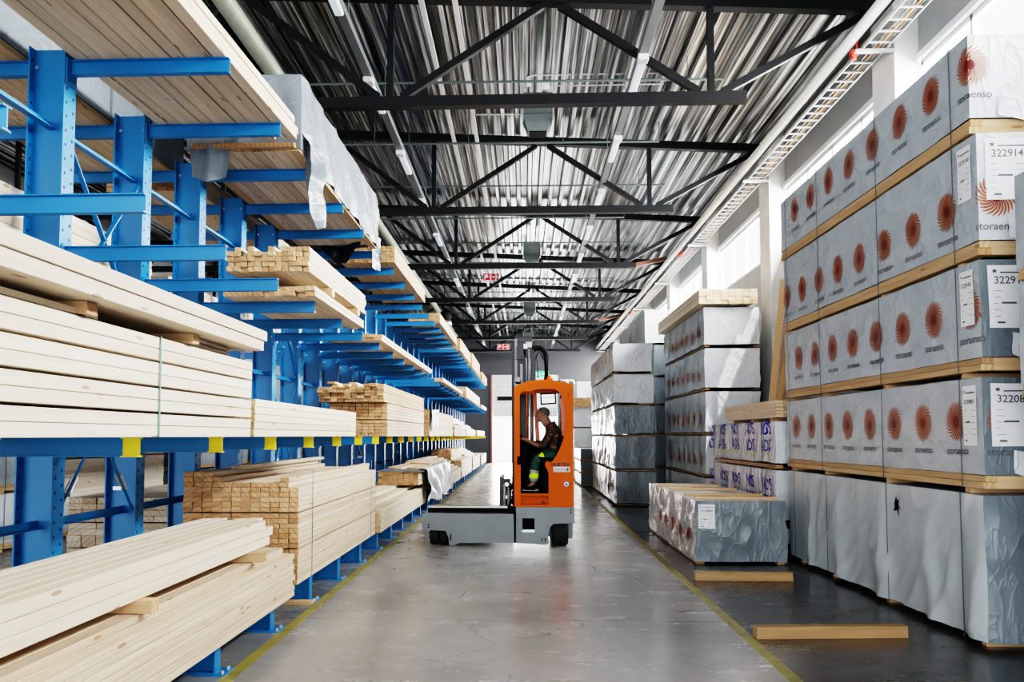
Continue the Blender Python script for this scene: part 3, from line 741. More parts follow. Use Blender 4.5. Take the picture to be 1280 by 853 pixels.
o = MB().box(-3.0, -2.05, 17.35, 22.5, .976, .984).build('cover_sheet', FILMD); tag(o, 'grey sheet lying over the small brick-ended stack', 'sheet')
for q in range(6):
    plank('loose ragged board on the grey sheet, %s' % ('nearest the aisle' if q == 0 else ORD[q] + ' from the aisle'), (-2.2 - .14 * q, 20.2 + .3 * (q % 3), .986 + .0 * q), 4.2 - .3 * (q % 2), .125, .03, rnd.uniform(-.02, .02), BROWN if q % 3 == 1 else PINE, group='loose boards on the grey sheet')
for q in range(4):
    plank('upper loose board lying across the ragged boards, %s' % ('nearest the aisle' if q == 0 else ORD[q] + ' from the aisle'), (-2.28 - .16 * q, 22.0 + .2 * q, 1.018), 3.0, .12, .03, .012 * (q - 1), PINE, group='upper loose boards')
def sheet(name, label, cat, fn, nu, nv, mat, parent=None, mats=None):
    mb = MB(); vs = [fn(u / nu, v / nv) for v in range(nv + 1) for u in range(nu + 1)]
    mb.add(vs, [(v * (nu + 1) + u, v * (nu + 1) + u + 1, (v + 1) * (nu + 1) + u + 1, (v + 1) * (nu + 1) + u) for v in range(nv) for u in range(nu)])
    o = mb.build(name, mat, parent, True)
    if parent is None: tag(o, label, cat)
    return o
def crum(p, a, f=4.): return Vector(p) + noise.noise_vector(Vector(p) * f) * a
def crum2(p, a, b, f=4.):
    p = Vector(p); r = 1 - abs(noise.noise(Vector((p.x * 2, p.y * 5, p.z * 1.6)))); return p + Vector((b * r ** 4, 0, 0)) + noise.noise_vector(p * f) * a
sheet('plastic_sheet', 'crumpled silver plastic sheet hanging over the rack base edge', 'sheet', lambda u, v: crum((-2.16 + .14 * min(1, v * 6) + .05 * v + .05 * math.sin(u * 30 + 3 * math.sin(v * 4 + u * 5)) * min(1, v * 2), 17.8 + 5.4 * u + .5 * v, (1.03 if v < .12 else 1.03 - .85 * (v - .12)) + .05 * math.sin(u * 17) * v), .04, 3.), 90, 24, SILVER)
bundle('lumber_stack', 'pale fanned stack on the rack base beyond the silver sheet', -3.2, -2.14, 23.4, 29.4, .252, .12, .055, 14, PALE, PR, seed=7, jit=.15, parts=0, heights=[14, 14, 13, 13, 12, 11, 9, 8, 7])
bundle('lumber_stack', 'weathered brown-topped stack on the rack base, farther along', -3.2, -2.5, 29.8, 34.5, .252, .12, .06, 16, BROWN, PR, seed=8, jit=.15, parts=0)
bundle('lumber_stack', 'pale half-height stack beside the weathered brown-topped stack', -2.49, -2.14, 29.8, 35.5, .252, .115, .055, 11, PALE, PR, seed=81, jit=.15, parts=0)
bundle('lumber_stack', 'pale stack on the rack base near its far end', -3.2, -2.14, 36.5, 42, .252, .12, .06, 15, PALE, PR, seed=9, jit=.15, parts=0, heights=[15, 15, 14, 13, 12, 11, 10, 9, 9])
bundle('lumber_stack', 'last low stack on the rack base before the far wall', -3.2, -2.14, 43.5, 49, .252, .12, .06, 8, PINE, PR, seed=10, parts=0)
# level of the yellow tips
bundle('lumber_stack', 'big pale stack of eight layers with a teal strap on the nearest yellow-tipped arms', -3.3, -2.02, 1.9, 6.33, 1.692, .118, .065, 8, PALE, PR, seed=11, jit=.008, straps=(4.7,), gaps=(1, 3, 5), xj=.002)
ZT = 1.692 + 8 * .065 + .036
for q, y in enumerate((2.6, 3.86, 5.12)):
    block('wooden spacer on top of the teal-strapped stack, ' + nth(q), -3.1, -1.98, y - .05, y + .05, ZT + .006, ZT + .066, group='spacers on the teal-strapped stack')
for q, (x, y, l, z) in enumerate(((-2.1, 3.5, 1.05, ZT), (-2.26, 3.35, .9, ZT), (-2.09, 3.42, .8, ZT + .03))):
    plank('short thick board on the teal-strapped stack, ' + ('outer one', 'inner one', 'upper one')[q], (x, y, z + .006), l, .13, .03, 0, PALE, group='short boards on the teal-strapped stack') if q != 2 else None
for q in range(4):
    plank('short thin board on the teal-strapped stack, ' + ('lowest', 'second', 'third', 'topmost')[q] + ' of its pile', (-2.1 - .02 * (q % 2), 5.52 + .04 * q, ZT + .006 + .016 * q), .72 - .05 * q, .12, .015, .01 * q, PINE, group='thin boards on the teal-strapped stack')
bundle('lumber_stack', 'wide pale boards raised on spacers above the teal-strapped stack', -3.1, -1.88, 1.9, 6.2, ZT + .067, .203, .074, 2, PALE, PR, seed=12, jit=.06, xj=.008)
bundle('lumber_stack', 'low pale stack on yellow-tipped arms right behind the big strapped one', -3.2, -2.1, 6.68, 10.75, 1.692, .11, .06, 5, PALE, PR, seed=13, jit=.02, heights=[5, 5, 5, 5, 5, 5, 5, 5, 5, 5])
bundle('lumber_stack', 'squared stack with tan ends on the yellow-tipped arms, middle of the rack', -3.0, -2.1, 13.25, 18.1, 1.692, .1, .05, 10, PINE, PR, seed=14, jit=.015, gaps=(4,))
bundle('lumber_stack', 'ragged brown-ended stack lying on the squared stack', -3.12, -2.1, 12.9, 18.0, 2.212, .1, .045, 6, BROWN, PR, seed=15, jit=.08, prot=.1, heights=[5, 5, 6, 5, 6, 6, 5, 6, 6, 6])
for q in range(3):
    plank('loose board on the ragged brown-ended stack, ' + ('left', 'middle', 'right')[q], (-2.95 + .33 * q, 15.2 + .2 * q, 2.486), 4.6, .12, .03, .02 - .02 * q, PINE, group='loose boards on the ragged stack')
bundle('lumber_stack', 'small-board stack on the yellow-tipped arms beside a hanging plastic sheet', -3.0, -2.1, 19.2, 25.4, 1.692, .06, .045, 13, PINE, PR, seed=16, parts=0)
sheet('plastic_sheet', 'white plastic sheet drooping at the corner of the small-board stack', 'sheet', lambda u, v: crum((-2.3 + .26 * min(1, v * 3) + .03 * math.sin(u * 12), 19.15 + 1.6 * u, 2.285 - .55 * max(0, v - .33) - .08 * math.sin(u * 7) * v), .03, 5.), 18, 14, FILMW)
bundle('lumber_stack', 'round-cornered low stack on the yellow-tipped arms, farther along', -2.9, -2.1, 26.2, 31.0, 1.692, .1, .05, 7, PINE, PR, seed=17, parts=0, heights=[6, 7, 7, 7, 7, 7, 6])
bundle('lumber_stack', 'stepped stack on the yellow-tipped arms, farther along', -3.1, -2.1, 31.6, 37.2, 1.692, .1, .05, 14, PALE, PR, seed=18, parts=0, heights=[14, 14, 12, 12, 9, 8, 6, 5])
bundle('lumber_stack', 'last stack on the yellow-tipped arms before the far wall', -3.1, -2.1, 39, 46, 1.692, .1, .05, 5, PALE, PR, seed=19, parts=0)
# third level
bundle('lumber_stack', 'thin layer of loose boards on the third level arms under a raised bundle', -3.05, -2.1, 8.55, 11.2, 3.112, .1, .05, 2, PINE, PR, seed=20, jit=.03, prot=.14)
for q, y in enumerate((9.3, 10.75)):
    block('spacer between the two third level bundles, ' + nth(q), -3.0, -2.08, y - .06, y + .06, 3.213, 3.312, group='third level spacers')
bundle('lumber_stack', 'raised bundle of squared boards on spacers at the third level', -2.92, -2.1, 8.3, 11.3, 3.313, .068, .05, 5, PINE, PR, seed=21, jit=.03, prot=.05, heights=[4, 5, 4, 5, 4, 4, 5, 4, 5, 5, 5, 5])
bundle('lumber_stack', 'thin long layer on the third level arms, middle of the rack', -2.95, -2.1, 12.7, 19.6, 3.112, .12, .05, 2, PINE, PR, seed=22, parts=30, jit=.05)
bundle('lumber_stack', 'thin white layer on the third level arms, farther along', -2.95, -2.1, 22.5, 29.5, 3.112, .12, .05, 2, PALE, PR, seed=23, parts=0)
bundle('lumber_stack', 'square pale stack on the third level arms near the far end', -3.0, -2.1, 31.5, 41, 3.112, .12, .055, 7, PALE, PR, seed=24, parts=0)
bundle('lumber_stack', 'last thin layer on the third level arms before the far wall', -3.0, -2.1, 43, 48.5, 3.112, .12, .05, 3, PALE, PR, seed=25, parts=0)
# top level
o = bundle('lumber_stack', 'wide top level stack with bare undersides, upper left corner', -3.42, -2.26, 1.6, 7.95, 4.533, .105, .062, 3, PINE, PR, seed=26, jit=.10, prot=.16, xj=.008)
o.rotation_euler.z = -.03
bundle('lumber_stack', 'brick-ended stack on the top arms behind the wrapped bundle', -3.0, -2.1, 13.9, 18.2, 4.532, .075, .045, 6, TAN, PR, seed=27, jit=.02)
bundle('lumber_stack', 'low tan stack on the top arms, farther along', -2.9, -2.1, 21.5, 27, 4.532, .1, .05, 5, TAN, PR, seed=28, parts=0)
bundle('lumber_stack', 'second tan stack on the top arms, taller and farther', -2.9, -2.1, 28.5, 34, 4.532, .1, .05, 8, TAN, PR, seed=29, parts=0)
bundle('lumber_stack', 'tan-ended stack on the top arms near the far end', -2.9, -2.1, 35, 41, 4.532, .1, .055, 10, TAN, PR, seed=30, parts=0)
bundle('lumber_stack', 'last small stack on the top arms before the far wall', -2.9, -2.1, 43.5, 49, 4.532, .1, .05, 8, TAN, PR, seed=31, parts=0)
# wrapped bundle on the top arms
wb, W = pack('wrapped_bundle', 'grey film-wrapped bundle on the top arms with torn film hanging down', -3.36, -2.22, 8.35, 12.9, 4.533, 5.3, base=.045, bearer=0, res=.06, films=(FILMB, FILMB, FILMB), amp=.025, fold=.03, fsc=(2.2, 1.0, 1.2), hem=-.05, seed=3, front=False)
for q in range(9): MB().box(-3.26 + .11 * q, -3.26 + .11 * q + .104, 8.37, 12.6, 4.534, 4.574).build('base_board', PINE, wb)
MB().box(-3.3, -2.26, 8.29, 8.36, 4.555, 4.6, 0, .004).build('base_board', BROWN, wb)
sheet('film_flap', '', '', lambda u, v: crum((-2.19 + .06 * math.sin(v * 6 + u * 6), 8.36 + .5 * u * (1 - .45 * v) + .65 * v, 4.75 - .85 * v + .12 * u * v), .06, 4.), 12, 22, FILMB, wb)
sheet('film_flap', '', '', lambda u, v: crum((-3.3 + .36 * u - .05 * v, 8.3 + .03 * math.sin(u * 9) + .5 * v * .3, 4.56 - .30 * v * (1 - .3 * abs(u - .5))), .03, 6.), 14, 10, FILMB, wb)
sheet('film_flap', '', '', lambda u, v: crum((-3.0 + .62 * u, 12.6 + .2 * math.sin(u * 5), 4.55 - .28 * v * math.sin(PI * min(1, u * .9 + .05))), .03, 5.), 14, 8, BLACKF, wb)
sheet('film_flap', '', '', lambda u, v: crum((-2.28 + .08 * u, 12.75 + .25 * u, 4.7 - .5 * v), .05, 6.), 6, 12, FILMB, wb)
# ------------------------------------------------------------------ lumber, far side of the rack
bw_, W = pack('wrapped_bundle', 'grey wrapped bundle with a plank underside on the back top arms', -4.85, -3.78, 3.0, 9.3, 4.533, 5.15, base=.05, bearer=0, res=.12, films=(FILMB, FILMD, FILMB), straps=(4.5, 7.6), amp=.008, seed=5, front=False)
for q in range(9): MB().box(-4.8 + .112 * q, -4.8 + .112 * q + .106, 3.02, 9.28, 4.534, 4.56).build('base_board', PINE, bw_)
bundle('lumber_stack', 'bare plank stack on the back top arms behind the wrapped bundle', -4.85, -3.78, 9.7, 14.2, 4.533, .12, .06, 4, PINE, PR, seed=40, parts=40, aisle=1)
bundle('lumber_stack', 'farther bare plank stack on the back top arms', -4.85, -3.78, 14.7, 20, 4.533, .12, .06, 5, PINE, PR, seed=41, parts=0)
bundle('lumber_stack', 'white broad boards on the back arms seen between the nearest uprights', -4.8, -3.8, 2.0, 8.6, 3.112, .2, .075, 6, PALE, PR, seed=42, parts=30, jit=.02)
bundle('lumber_stack', 'pale boards on the back third level behind the third upright', -4.8, -3.8, 9.0, 13.5, 3.112, .15, .06, 5, PALE, PR, seed=43, parts=30)
bundle('lumber_stack', 'flat white boards on the back base beam, bottom left', -4.85, -3.82, 2.5, 8.6, .252, .1, .05, 5, PALE, PR, seed=44, parts=50, jit=.03)
bundle('lumber_stack', 'grey squared stack on the back base seen between the lowest uprights', -4.85, -3.76, 9.05, 13.6, .252, .15, .064, 12, GREYW, PR, seed=45, parts=60, gaps=(3, 7), aisle=1)
bundle('lumber_stack', 'farther grey stack on the back base beam', -4.85, -3.78, 14.2, 19.5, .252, .12, .06, 9, GREYW, PR, seed=46, parts=0)
# stacks across the next aisle
GB = 'packs across the next aisle'
def row(x0, x1, y0, y1, specs, start=0.):
    z = start
    for k, (h, kind, lab) in enumerate(specs):
        if kind == 'tan' or kind == 'pale':
            nl = max(2, int(h / .06)); bundle('lumber_stack', lab, x0, x1, y0, y1, z, .13, h / nl, nl, TAN if kind == 'tan' else GREYW, GB, seed=int(y0 * 7 + k), parts=0)
            z += h + .03; 
        else:
            lg = [.4 + .64 * q for q in range(int((y1 - y0 - .4) / .64))] if kind == 'logo' else ()
            pack('wrapped_pack', lab, x0, x1, y0, y1, z, z + h, base=.09, bearer=.04, res=.25, films=(FILM, FILMD, FILM) if kind == 'logo' else (FILMD,) * 3 if kind == 'dull' else (SILVER,) * 3, straps=(y0 + .5, y1 - .5),
                 logos=lg, lz=z + h * .55, R=.15, logon=12, word=False, side=-1, seed=int(y0 + k), group=GB)
            z += h + .004
row(-8.9, -7.6, 7.6, 12.9, [(.85, 'logo', 'sun-printed pack at far left across the next aisle, bottom one'), (.85, 'logo', 'sun-printed pack at far left across the next aisle, middle one'), (.85, 'logo', 'sun-printed pack at far left across the next aisle, top one')])
row(-8.9, -7.6, 13.4, 18.0, [(.55, 'logo', 'low sun-printed pack under tan timber across the next aisle'), (.75, 'pale', 'grey-white timber stack across the next aisle'), (.6, 'tan', 'yellow-tan timber stack across the next aisle')])
row(-8.9, -7.6, 18.4, 23.6, [(.9, 'logo', 'second sun-printed stack across the next aisle, bottom pack'), (.85, 'logo', 'second sun-printed stack across the next aisle, upper pack')])
row(-8.9, -7.6, 24.2, 29.4, [(.85, 'dull', 'dull grey pack across the next aisle, bottom one'), (.85, 'dull', 'dull grey pack across the next aisle, upper one')])
row(-8.9, -7.6, 30.0, 35.5, [(.85, 'silver', 'shiny silver pack across the next aisle, bottom one'), (.85, 'silver', 'shiny silver pack across the next aisle, upper one')])
row(-8.9, -7.6, 36.2, 42.0, [(.9, 'silver', 'farthest silver pack across the next aisle, bottom one'), (.9, 'dull', 'farthest grey pack across the next aisle, upper one')])

# ================================================================== packs on the right
GR = 'sun-printed packs in the near right stack'
RX0, RX1 = 3.7, 4.86
ST = (7.48, 9.08, 10.9, 12.2)
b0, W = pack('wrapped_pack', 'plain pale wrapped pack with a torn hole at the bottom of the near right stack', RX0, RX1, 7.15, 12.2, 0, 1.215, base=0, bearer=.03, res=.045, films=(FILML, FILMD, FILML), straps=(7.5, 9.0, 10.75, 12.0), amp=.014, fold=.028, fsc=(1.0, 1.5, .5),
             vfold=.05, vf=6., hem=.06, seed=1, bearers=(7.3, 9.15, 10.7, 11.9))  # darker film on the near end paints in the shade there
# the tear in the film
tp = [(0, .02), (.05, .09), (.085, .045), (.15, .06), (.10, .01), (.17, -.05), (.09, -.02), (.11, -.12), (.05, -.05), (-.03, -.07)]
mb = MB(); mb.add([W.at(1.70 - a * .9, 1.02 + z, .006) for a, z in tp], [tuple(range(len(tp)))]); mb.build('torn_hole', BLACK, b0)
rows = [  # zb, base lo, film bottom, top, logo z, logo distances, number
    (1.222, .05, .11, 2.175, 1.82, [-.20 + .622 * k for k in range(9)], '3220863', 'fourth', 7.14),
    (2.182, .045, .11, 3.13, 2.72, [.05 + .64 * k for k in range(8)], '3229142', 'third', 7.12),
    (3.137, .03, .12, 4.175, 3.65, [-.14 + .655 * k for k in range(9)], '3229140', 'second', 7.10),
    (4.182, .02, .125, 5.04, 4.78, [.0 + .66 * k for k in range(8)], None, 'top', 7.18)]
rows[1] = (2.182, .045, .11, 3.13, 2.74, [.15 + .64 * k for k in range(8)], '3229142', 'third', 7.12)
for i, (zb, be, ba, zt, lz, lg, num, nm, y0) in enumerate(rows):
    r_, W = pack('wrapped_pack', 'grey sun-printed pack, %s from above in the near right stack' % nm if nm != 'top' else 'grey sun-printed pack on top of the near right stack below the windows', RX0, RX1, y0, 12.35 if i < 3 else 12.45, zb, zt, base=ba, bearer=be, res=.05,
                 films=(FILM, FILMD if i < 2 else FILMW, FILM), straps=ST, logos=lg, lz=lz, R=.172, amp=.007, fold=.004 if i in (1, 2) else .002, fsc=(3., 1.4, 2.2), seed=11 + i, group=GR, front=True)  # lower two near ends take darker film: their shade is painted in
    if num:
        hz = zt - .06
        paper(r_, W, .30, .08, hz - (.46 if i else .5), hz, num, .05, seed=i)
        paper(r_, W, -.06, -.46, hz - .5, hz + .01, num, .088, seed=i + 5)
    # film bunched at the foot of the near end
    z0 = zb + be + ba
    sheet('film_flap', '', '', lambda u, v: crum((RX0 + .22 + .8 * u, y0 - .03 - .06 * math.sin(PI * u) * (1 - v), z0 + .02 + .18 * v * (1 - .5 * u) - .06 * math.sin(u * 6) * (1 - v)), .02, 6.), 14, 6, FILMW, r_)
# near stack cut by the right edge of the frame
for k, (za, zb_, lab) in enumerate(((0, 1.0, 'bottom'), (1.004, 1.95, 'second'), (1.954, 2.82, 'third'), (2.824, 3.66, 'top'))):
    pack('wrapped_pack', 'sun-printed pack in the stack cut off by the right picture edge, %s one' % lab, 3.72 if k > 1 else 3.85, 4.86, 2.3, 6.62, za, zb_, base=.09, bearer=.04, res=.09, straps=(3.2, 6.3), logos=[4.32 - .62 * q - .3 for q in range(5)] if k > 1 else (), lz=(za + zb_) / 2 + .05, R=.17, amp=.012, seed=30 + k, group='packs at the right picture edge')
# floor planks in front
plank('brown square timber on the floor in front of the right stack, nearer one', (2.58, 7.53, 0), 1.29, .1, .1, PI / 2 + .08, DKBROWN, 'floor_timber', 'timber', 'square timbers on the floor')
plank('brown square timber on the floor before the silver floor pack, farther one', (2.57, 10.4, 0), 1.13, .1, .105, PI / 2, DKBROWN, 'floor_timber', 'timber', 'square timbers on the floor')
# silver pack on the floor
fp, W = pack('wrapped_pack', 'low crinkled silver pack alone on the floor with boards on its lid', 2.29, 3.45, 11.7, 15.95, 0, .83, base=.03, bearer=0, res=.05, films=(SILVER, FILMD, FILMW), amp=.010, fold=.03, fsc=(2.5, 3.2, 1.6), seed=50, front=False, logos=[.5 + .62 * k for k in range(5)], lz=.36, R=.12, word=False)
paper(fp, W, -.02, -.24, .47, .79, '1010008A', .042, seed=9)
for q, (y, xa, xb) in enumerate(((11.95, 2.31, 3.42), (12.62, 2.31, 3.4), (13.9, 2.30, 3.35), (14.9, 2.29, 3.3))):
    block('board across the lid of the silver floor pack, ' + nth(q), xa, xb, y - .05, y + .05, .836, .875, 'lid_board', 'board', 'boards on the silver floor pack', mat=PINEX)
# blue-printed packs behind the floor pack
GBL = 'clear-wrapped blue-printed packs'
for k, (za, zt) in enumerate(((0, .38), (.384, 1.2), (1.204, 1.90))):
    prints = []
    if k:
        for q in range(5):
            prints += [('NOS', .26, .45 + .92 * q, za + .52), ('ADS', .26, .47 + .92 * q, za + .27)]
    p_, W = pack('wrapped_pack', 'clear-wrapped pack behind the silver floor pack, ' + ('bottom one', 'blue-printed lower one', 'blue-printed upper one')[k], 3.6, 4.75, 12.55, 16.6, za, zt, base=.05 if k else .1, bearer=.03, res=.05, films=(CLEARF, FILMW, FILMW), straps=(13.2, 15.9),
                 amp=.012, fold=.035, fsc=(1.5, 2.4, .8), hem=.05, seed=60 + k, group=GBL, prints=prints, front=False)
    if k == 2: MB().box(3.585, 3.592, 12.7, 16.4, 1.42, 1.45).build('green_edge_line', simple('pale_green_print', (.45, .52, .2), .5), p_)
bundle('lumber_stack', 'short pale board stack on the upper blue-printed pack', 3.62, 4.7, 12.6, 15.75, 1.965, .12, .05, 5, PALE, None, seed=70, parts=50, aisle=-1)
for q, y in enumerate((13.0, 14.1, 15.3)):
    block('spacer under the short pale board stack, ' + nth(q), 3.66, 4.7, y - .05, y + .05, 1.905, 1.964, group='spacers on the blue-printed pack')
# boards leaning on the pillar
for q, (x, yb, yt, zb_, zt, w, m) in enumerate(((4.62, 16.72, 16.95, 0.01, 4.75, .12, PINE), (4.78, 16.85, 16.98, 0.01, 4.4, .14, TAN), (4.6, 17.2, 16.8, 0.01, 3.1, .1, PINE))):
    o = MB().bar((x - .15, yb, zb_), (x + .45, yt, zt), w, .04, (0, 1, 0)).build('leaning_board', m); tag(o, 'long board leaning against the wall pillar, ' + ('left one', 'darker right one', 'short front one')[q], 'board', 'boards leaning on the pillar')
# stack B
GS = 'wrapped packs in the middle right stack'
zs = [0, .855, 1.70, 2.59, 3.46, 4.29]
nmB = ['bottom', 'second', 'third', 'fourth', 'topmost']
for k in range(5):
    pack('wrapped_pack', 'sun-printed pack with white end, %s in the middle right stack' % ['bottom', 'second from floor', 'third from floor', 'fourth from floor'][k] if k < 4 else 'sun-printed pack with white end in the middle right stack, topmost one under the timber', 3.64, 4.72, 17.5, 22.4, zs[k], zs[k + 1] - .008, base=.03, bearer=.03, res=.09, films=(FILM, FILMW, FILMW), straps=(18.0, 19.6, 21.6),
         logos=[.5 + .62 * q for q in range(7)], lz=zs[k] + .36, R=.15, logon=12, word=False, amp=.012, fold=.03, fsc=(2., 1.6, 1.8), hem=.03, seed=80 + k, group=GS, front=False)
for q, y in enumerate((18.0, 20.2)):
    block('spacer under the timber on top of the middle right stack, ' + nth(q), 3.66, 4.66, y - .05, y + .05, 4.287, 4.33, group='spacers on the middle right stack')
bundle('lumber_stack', 'pale timber pack on top of the middle right stack', 3.5, 4.66, 17.3, 22.6, 4.331, .145, .075, 4, PALE, None, seed=71, parts=60, aisle=-1, straps=(17.9,), strapmat=LIGHTM)
# stack C
GC = 'wrapped packs in the inner right stack'
zs = [0, .835, 1.685, 2.43, 3.20, 3.96]
for k in range(5):
    pack('wrapped_pack', 'grey crinkled pack in the five-high stack right of the forklift, ' + ['bottom', 'second from the floor', 'middle', 'fourth from the floor', 'topmost'][k], 2.24 - .012 * k, 3.2 - .02 * k, 21.2 + .03 * (k % 2), 28.2, zs[k], zs[k + 1] - .008, base=.02, bearer=.03, res=.09,
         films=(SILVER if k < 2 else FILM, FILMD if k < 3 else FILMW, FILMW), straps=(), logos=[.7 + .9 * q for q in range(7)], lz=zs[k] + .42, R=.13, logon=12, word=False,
         amp=.02, fold=.035, fsc=(1.7, 1.4, 1.4), hem=.04, seed=90 + k, group=GC, front=False)
# stack D
GD = 'wrapped packs against the wall'
zs = [0, .8, 1.75, 2.55, 3.35, 4.28, 5.28]
for k in range(6):
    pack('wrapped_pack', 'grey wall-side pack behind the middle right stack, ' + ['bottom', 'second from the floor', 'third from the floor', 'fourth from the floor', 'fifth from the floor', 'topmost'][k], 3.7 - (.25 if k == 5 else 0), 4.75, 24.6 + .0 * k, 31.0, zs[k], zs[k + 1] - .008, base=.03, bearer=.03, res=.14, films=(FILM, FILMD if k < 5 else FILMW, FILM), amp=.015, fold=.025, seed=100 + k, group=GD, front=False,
         logos=[.6 + .9 * q for q in range(6)] if k == 5 else (), lz=4.8, R=.14, logon=12, word=False)
# stacks behind the forklift
GE = 'small stacks behind the forklift'
for k in range(3):
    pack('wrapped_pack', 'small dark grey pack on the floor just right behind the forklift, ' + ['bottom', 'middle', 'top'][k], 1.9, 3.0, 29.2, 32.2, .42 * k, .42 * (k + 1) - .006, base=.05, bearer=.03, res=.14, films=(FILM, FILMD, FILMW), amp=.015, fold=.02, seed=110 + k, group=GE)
zs = [0, .6, 1.2, 2.0, 2.83]
for k in range(4):
    pack('wrapped_pack', 'white pack in the timber-topped stack behind the forklift, ' + ['bottom', 'second', 'third', 'top'][k], 1.95, 3.05, 34.0, 39.2, zs[k], zs[k + 1] - .006, base=.02, bearer=.03, res=.16, films=(FILML, FILMW, FILMW), amp=.02, fold=.03, seed=120 + k, group=GE, front=False)
bundle('lumber_stack', 'tan timber on the white stack behind the forklift', 1.95, 2.9, 33.9, 39.0, 2.832, .1, .045, 8, TAN, None, seed=72, parts=0, aisle=-1)
zs = [0, .9, 1.8, 2.6, 3.4, 4.2]
for k in range(5):
    pack('wrapped_pack', 'white wrapped pack in the farthest tall stack on the right, ' + ['bottom', 'second', 'third', 'fourth', 'top'][k], 2.75 if k < 3 else 2.45, 3.85, 40.2 if k < 3 else 39.9, 46.5, zs[k], zs[k + 1] - .006, base=.02, bearer=.03, res=.2, films=(FILML, FILMW, FILMW), amp=.02, fold=.03, seed=130 + k, group='farthest right packs', front=False)

# ================================================================== forklift
FY = 13.4
PX = lambda u: -.175 + (u - 641) / 81.5
PZ = lambda v: .532 + (640 - v) / 81.05
def pp(pts): return [(PX(a), PZ(b)) for a, b in pts]
fk = thing('forklift', (.0, 14.4, 0), 'orange multi-directional forklift with grey chassis standing across the aisle', 'forklift')
def fpart(name, polys, y0, y1, mat, parent=fk):
    mb = MB()
    for p in polys: mb.prism(pp(p), 1, y0, y1)
    return mb.build(name, mat, parent)
# chassis
ch = fpart('chassis', [[(645, 634.5), (718, 634.5), (718, 654), (692, 655), (687.5, 659), (685.5, 668), (685, 680), (678, 681), (668, 679.5), (668, 648), (653, 648), (653, 679.3), (645, 679)],
                       [(653, 665), (668, 665), (668, 679.5), (653, 679.3)]], FY, FY + .06, FGREY)
MB().box(PX(645), PX(718), FY + .5, 15.55, .1, .53).box(PX(645), PX(686), FY + .06, FY + .5, .045, .1).box(PX(645), PX(718), FY + .06, FY + .5, .46, .53).build('chassis', FGREY, fk)
MB().box(PX(652), PX(669), FY + .25, FY + .27, PZ(668), PZ(647)).build('step_recess', BLACK, ch)
MB().box(PX(653), PX(668), FY - .03, FY + .2, PZ(665), PZ(662)).build('step_plate', GALV, ch)
mb = MB()
for u in (677.5, 681.5): mb.box(PX(u) - .008, PX(u) + .008, FY - .003, FY, PZ(677), PZ(672))
for v in (637.5, 640.5): mb.lathe([(.012, 0), (.012, -.004)], (PX(713.5), FY, PZ(v)), 1, 10)
mb.build('slot', BLACK, ch)
MB().box(PX(709), PX(717), FY + .35, FY + .37, PZ(676), PZ(654)).build('skirt', FGREY, ch)
# front load arm with its deck
for k, (y0, y1) in enumerate(((FY, FY + .45),)):
    a = fpart('load_arm', [[(527, 663), (527, 647), (531, 642), (642, 643), (642.5, 678.5), (573, 679), (568, 682.5), (561, 682), (560, 672), (556.5, 664)]], y0, y1, FGREY)
    MB().box(PX(529), PX(533), y0 + .1, y0 + .13, PZ(680), PZ(663)).build('skirt', FGREY, a)
    if k == 0:
        mb = MB()
        for v in (656.5, 659.5): mb.lathe([(.013, 0), (.013, -.004)], (PX(535), y0, PZ(v)), 1, 10)
        mb.box(PX(563) - .01, PX(563) + .01, y0 - .004, y0, PZ(676), PZ(668)); mb.build('slot', BLACK, a)
MB().box(PX(533), PX(641), FY + .12, FY + .45, .505, .578).build('arm_rail', BLACK, fk)
MB().box(PX(530), PX(641), 15.1, 15.5, .06, .40).build('load_arm', FGREY, fk)
MB().box(PX(533), PX(634), FY + .14, FY + .44, .579, .6).build('load_deck', simple('worn_deck_plate', (.48, .47, .45), .35, .5), fk)
def wheel(x, w, r, y, name='wheel'):
    o = MB().lathe([(r * .55, 0), (r * .9, .0), (r, w * .14), (r, w * .86), (r * .9, w), (r * .55, w)], (x, y, r), 0, 28).build(name, RUBBER, fk, True)
    MB().lathe([(r * .2, -.004), (r * .5, -.004), (r * .54, .02), (r * .54, w - .02), (r * .5, w + .004), (r * .2, w + .004)], (x, y, r), 0, 20).build('hub', MASTM, o)
    return o
for y in (FY + .25, 15.3):
    wheel(PX(535.5), .135, .17, y); wheel(PX(547.5), .135, .17, y)
wheel(PX(691), .24, .2, FY + .24); wheel(PX(691), .24, .2, 15.3)
MB().box(PX(642.4), PX(645.1), FY + .03, FY + .06, .05, .53).build('panel_gap', BLACK, fk)
# cab shell
A = [(643, 490), (643, 484), (652, 479.5), (665, 476), (680, 474.8), (695, 476), (708, 478.5), (717.5, 481), (717.5, 497), (704, 497), (699, 489), (693, 486.5), (680, 486), (669, 487.2), (665, 490), (655, 489.5), (651.5, 491), (650, 495), (643, 495)]
cp = fpart('cab_side_panel', [A, [(643, 495), (650, 495), (650, 571), (643, 571)], [(643, 571), (646.5, 571), (646.5, 581), (643, 581)], [(643, 581), (651, 582), (651, 617.5), (643, 617.5)],
      [(643, 617.5), (686, 617.5), (686, 620.2), (651, 620.2), (651, 631), (686, 631), (686, 634), (643, 634)],
      [(717.5, 497), (717.5, 634), (686, 634), (686, 592), (684, 587), (681.8, 583), (682, 579), (684.5, 576.5), (687.5, 578.5), (690.5, 577.5), (694, 573), (699, 564.5), (703, 555), (705.5, 547), (707.3, 538), (708, 526), (707.7, 513), (706.3, 504), (704, 497)]], FY, FY + .05, ORANGE)
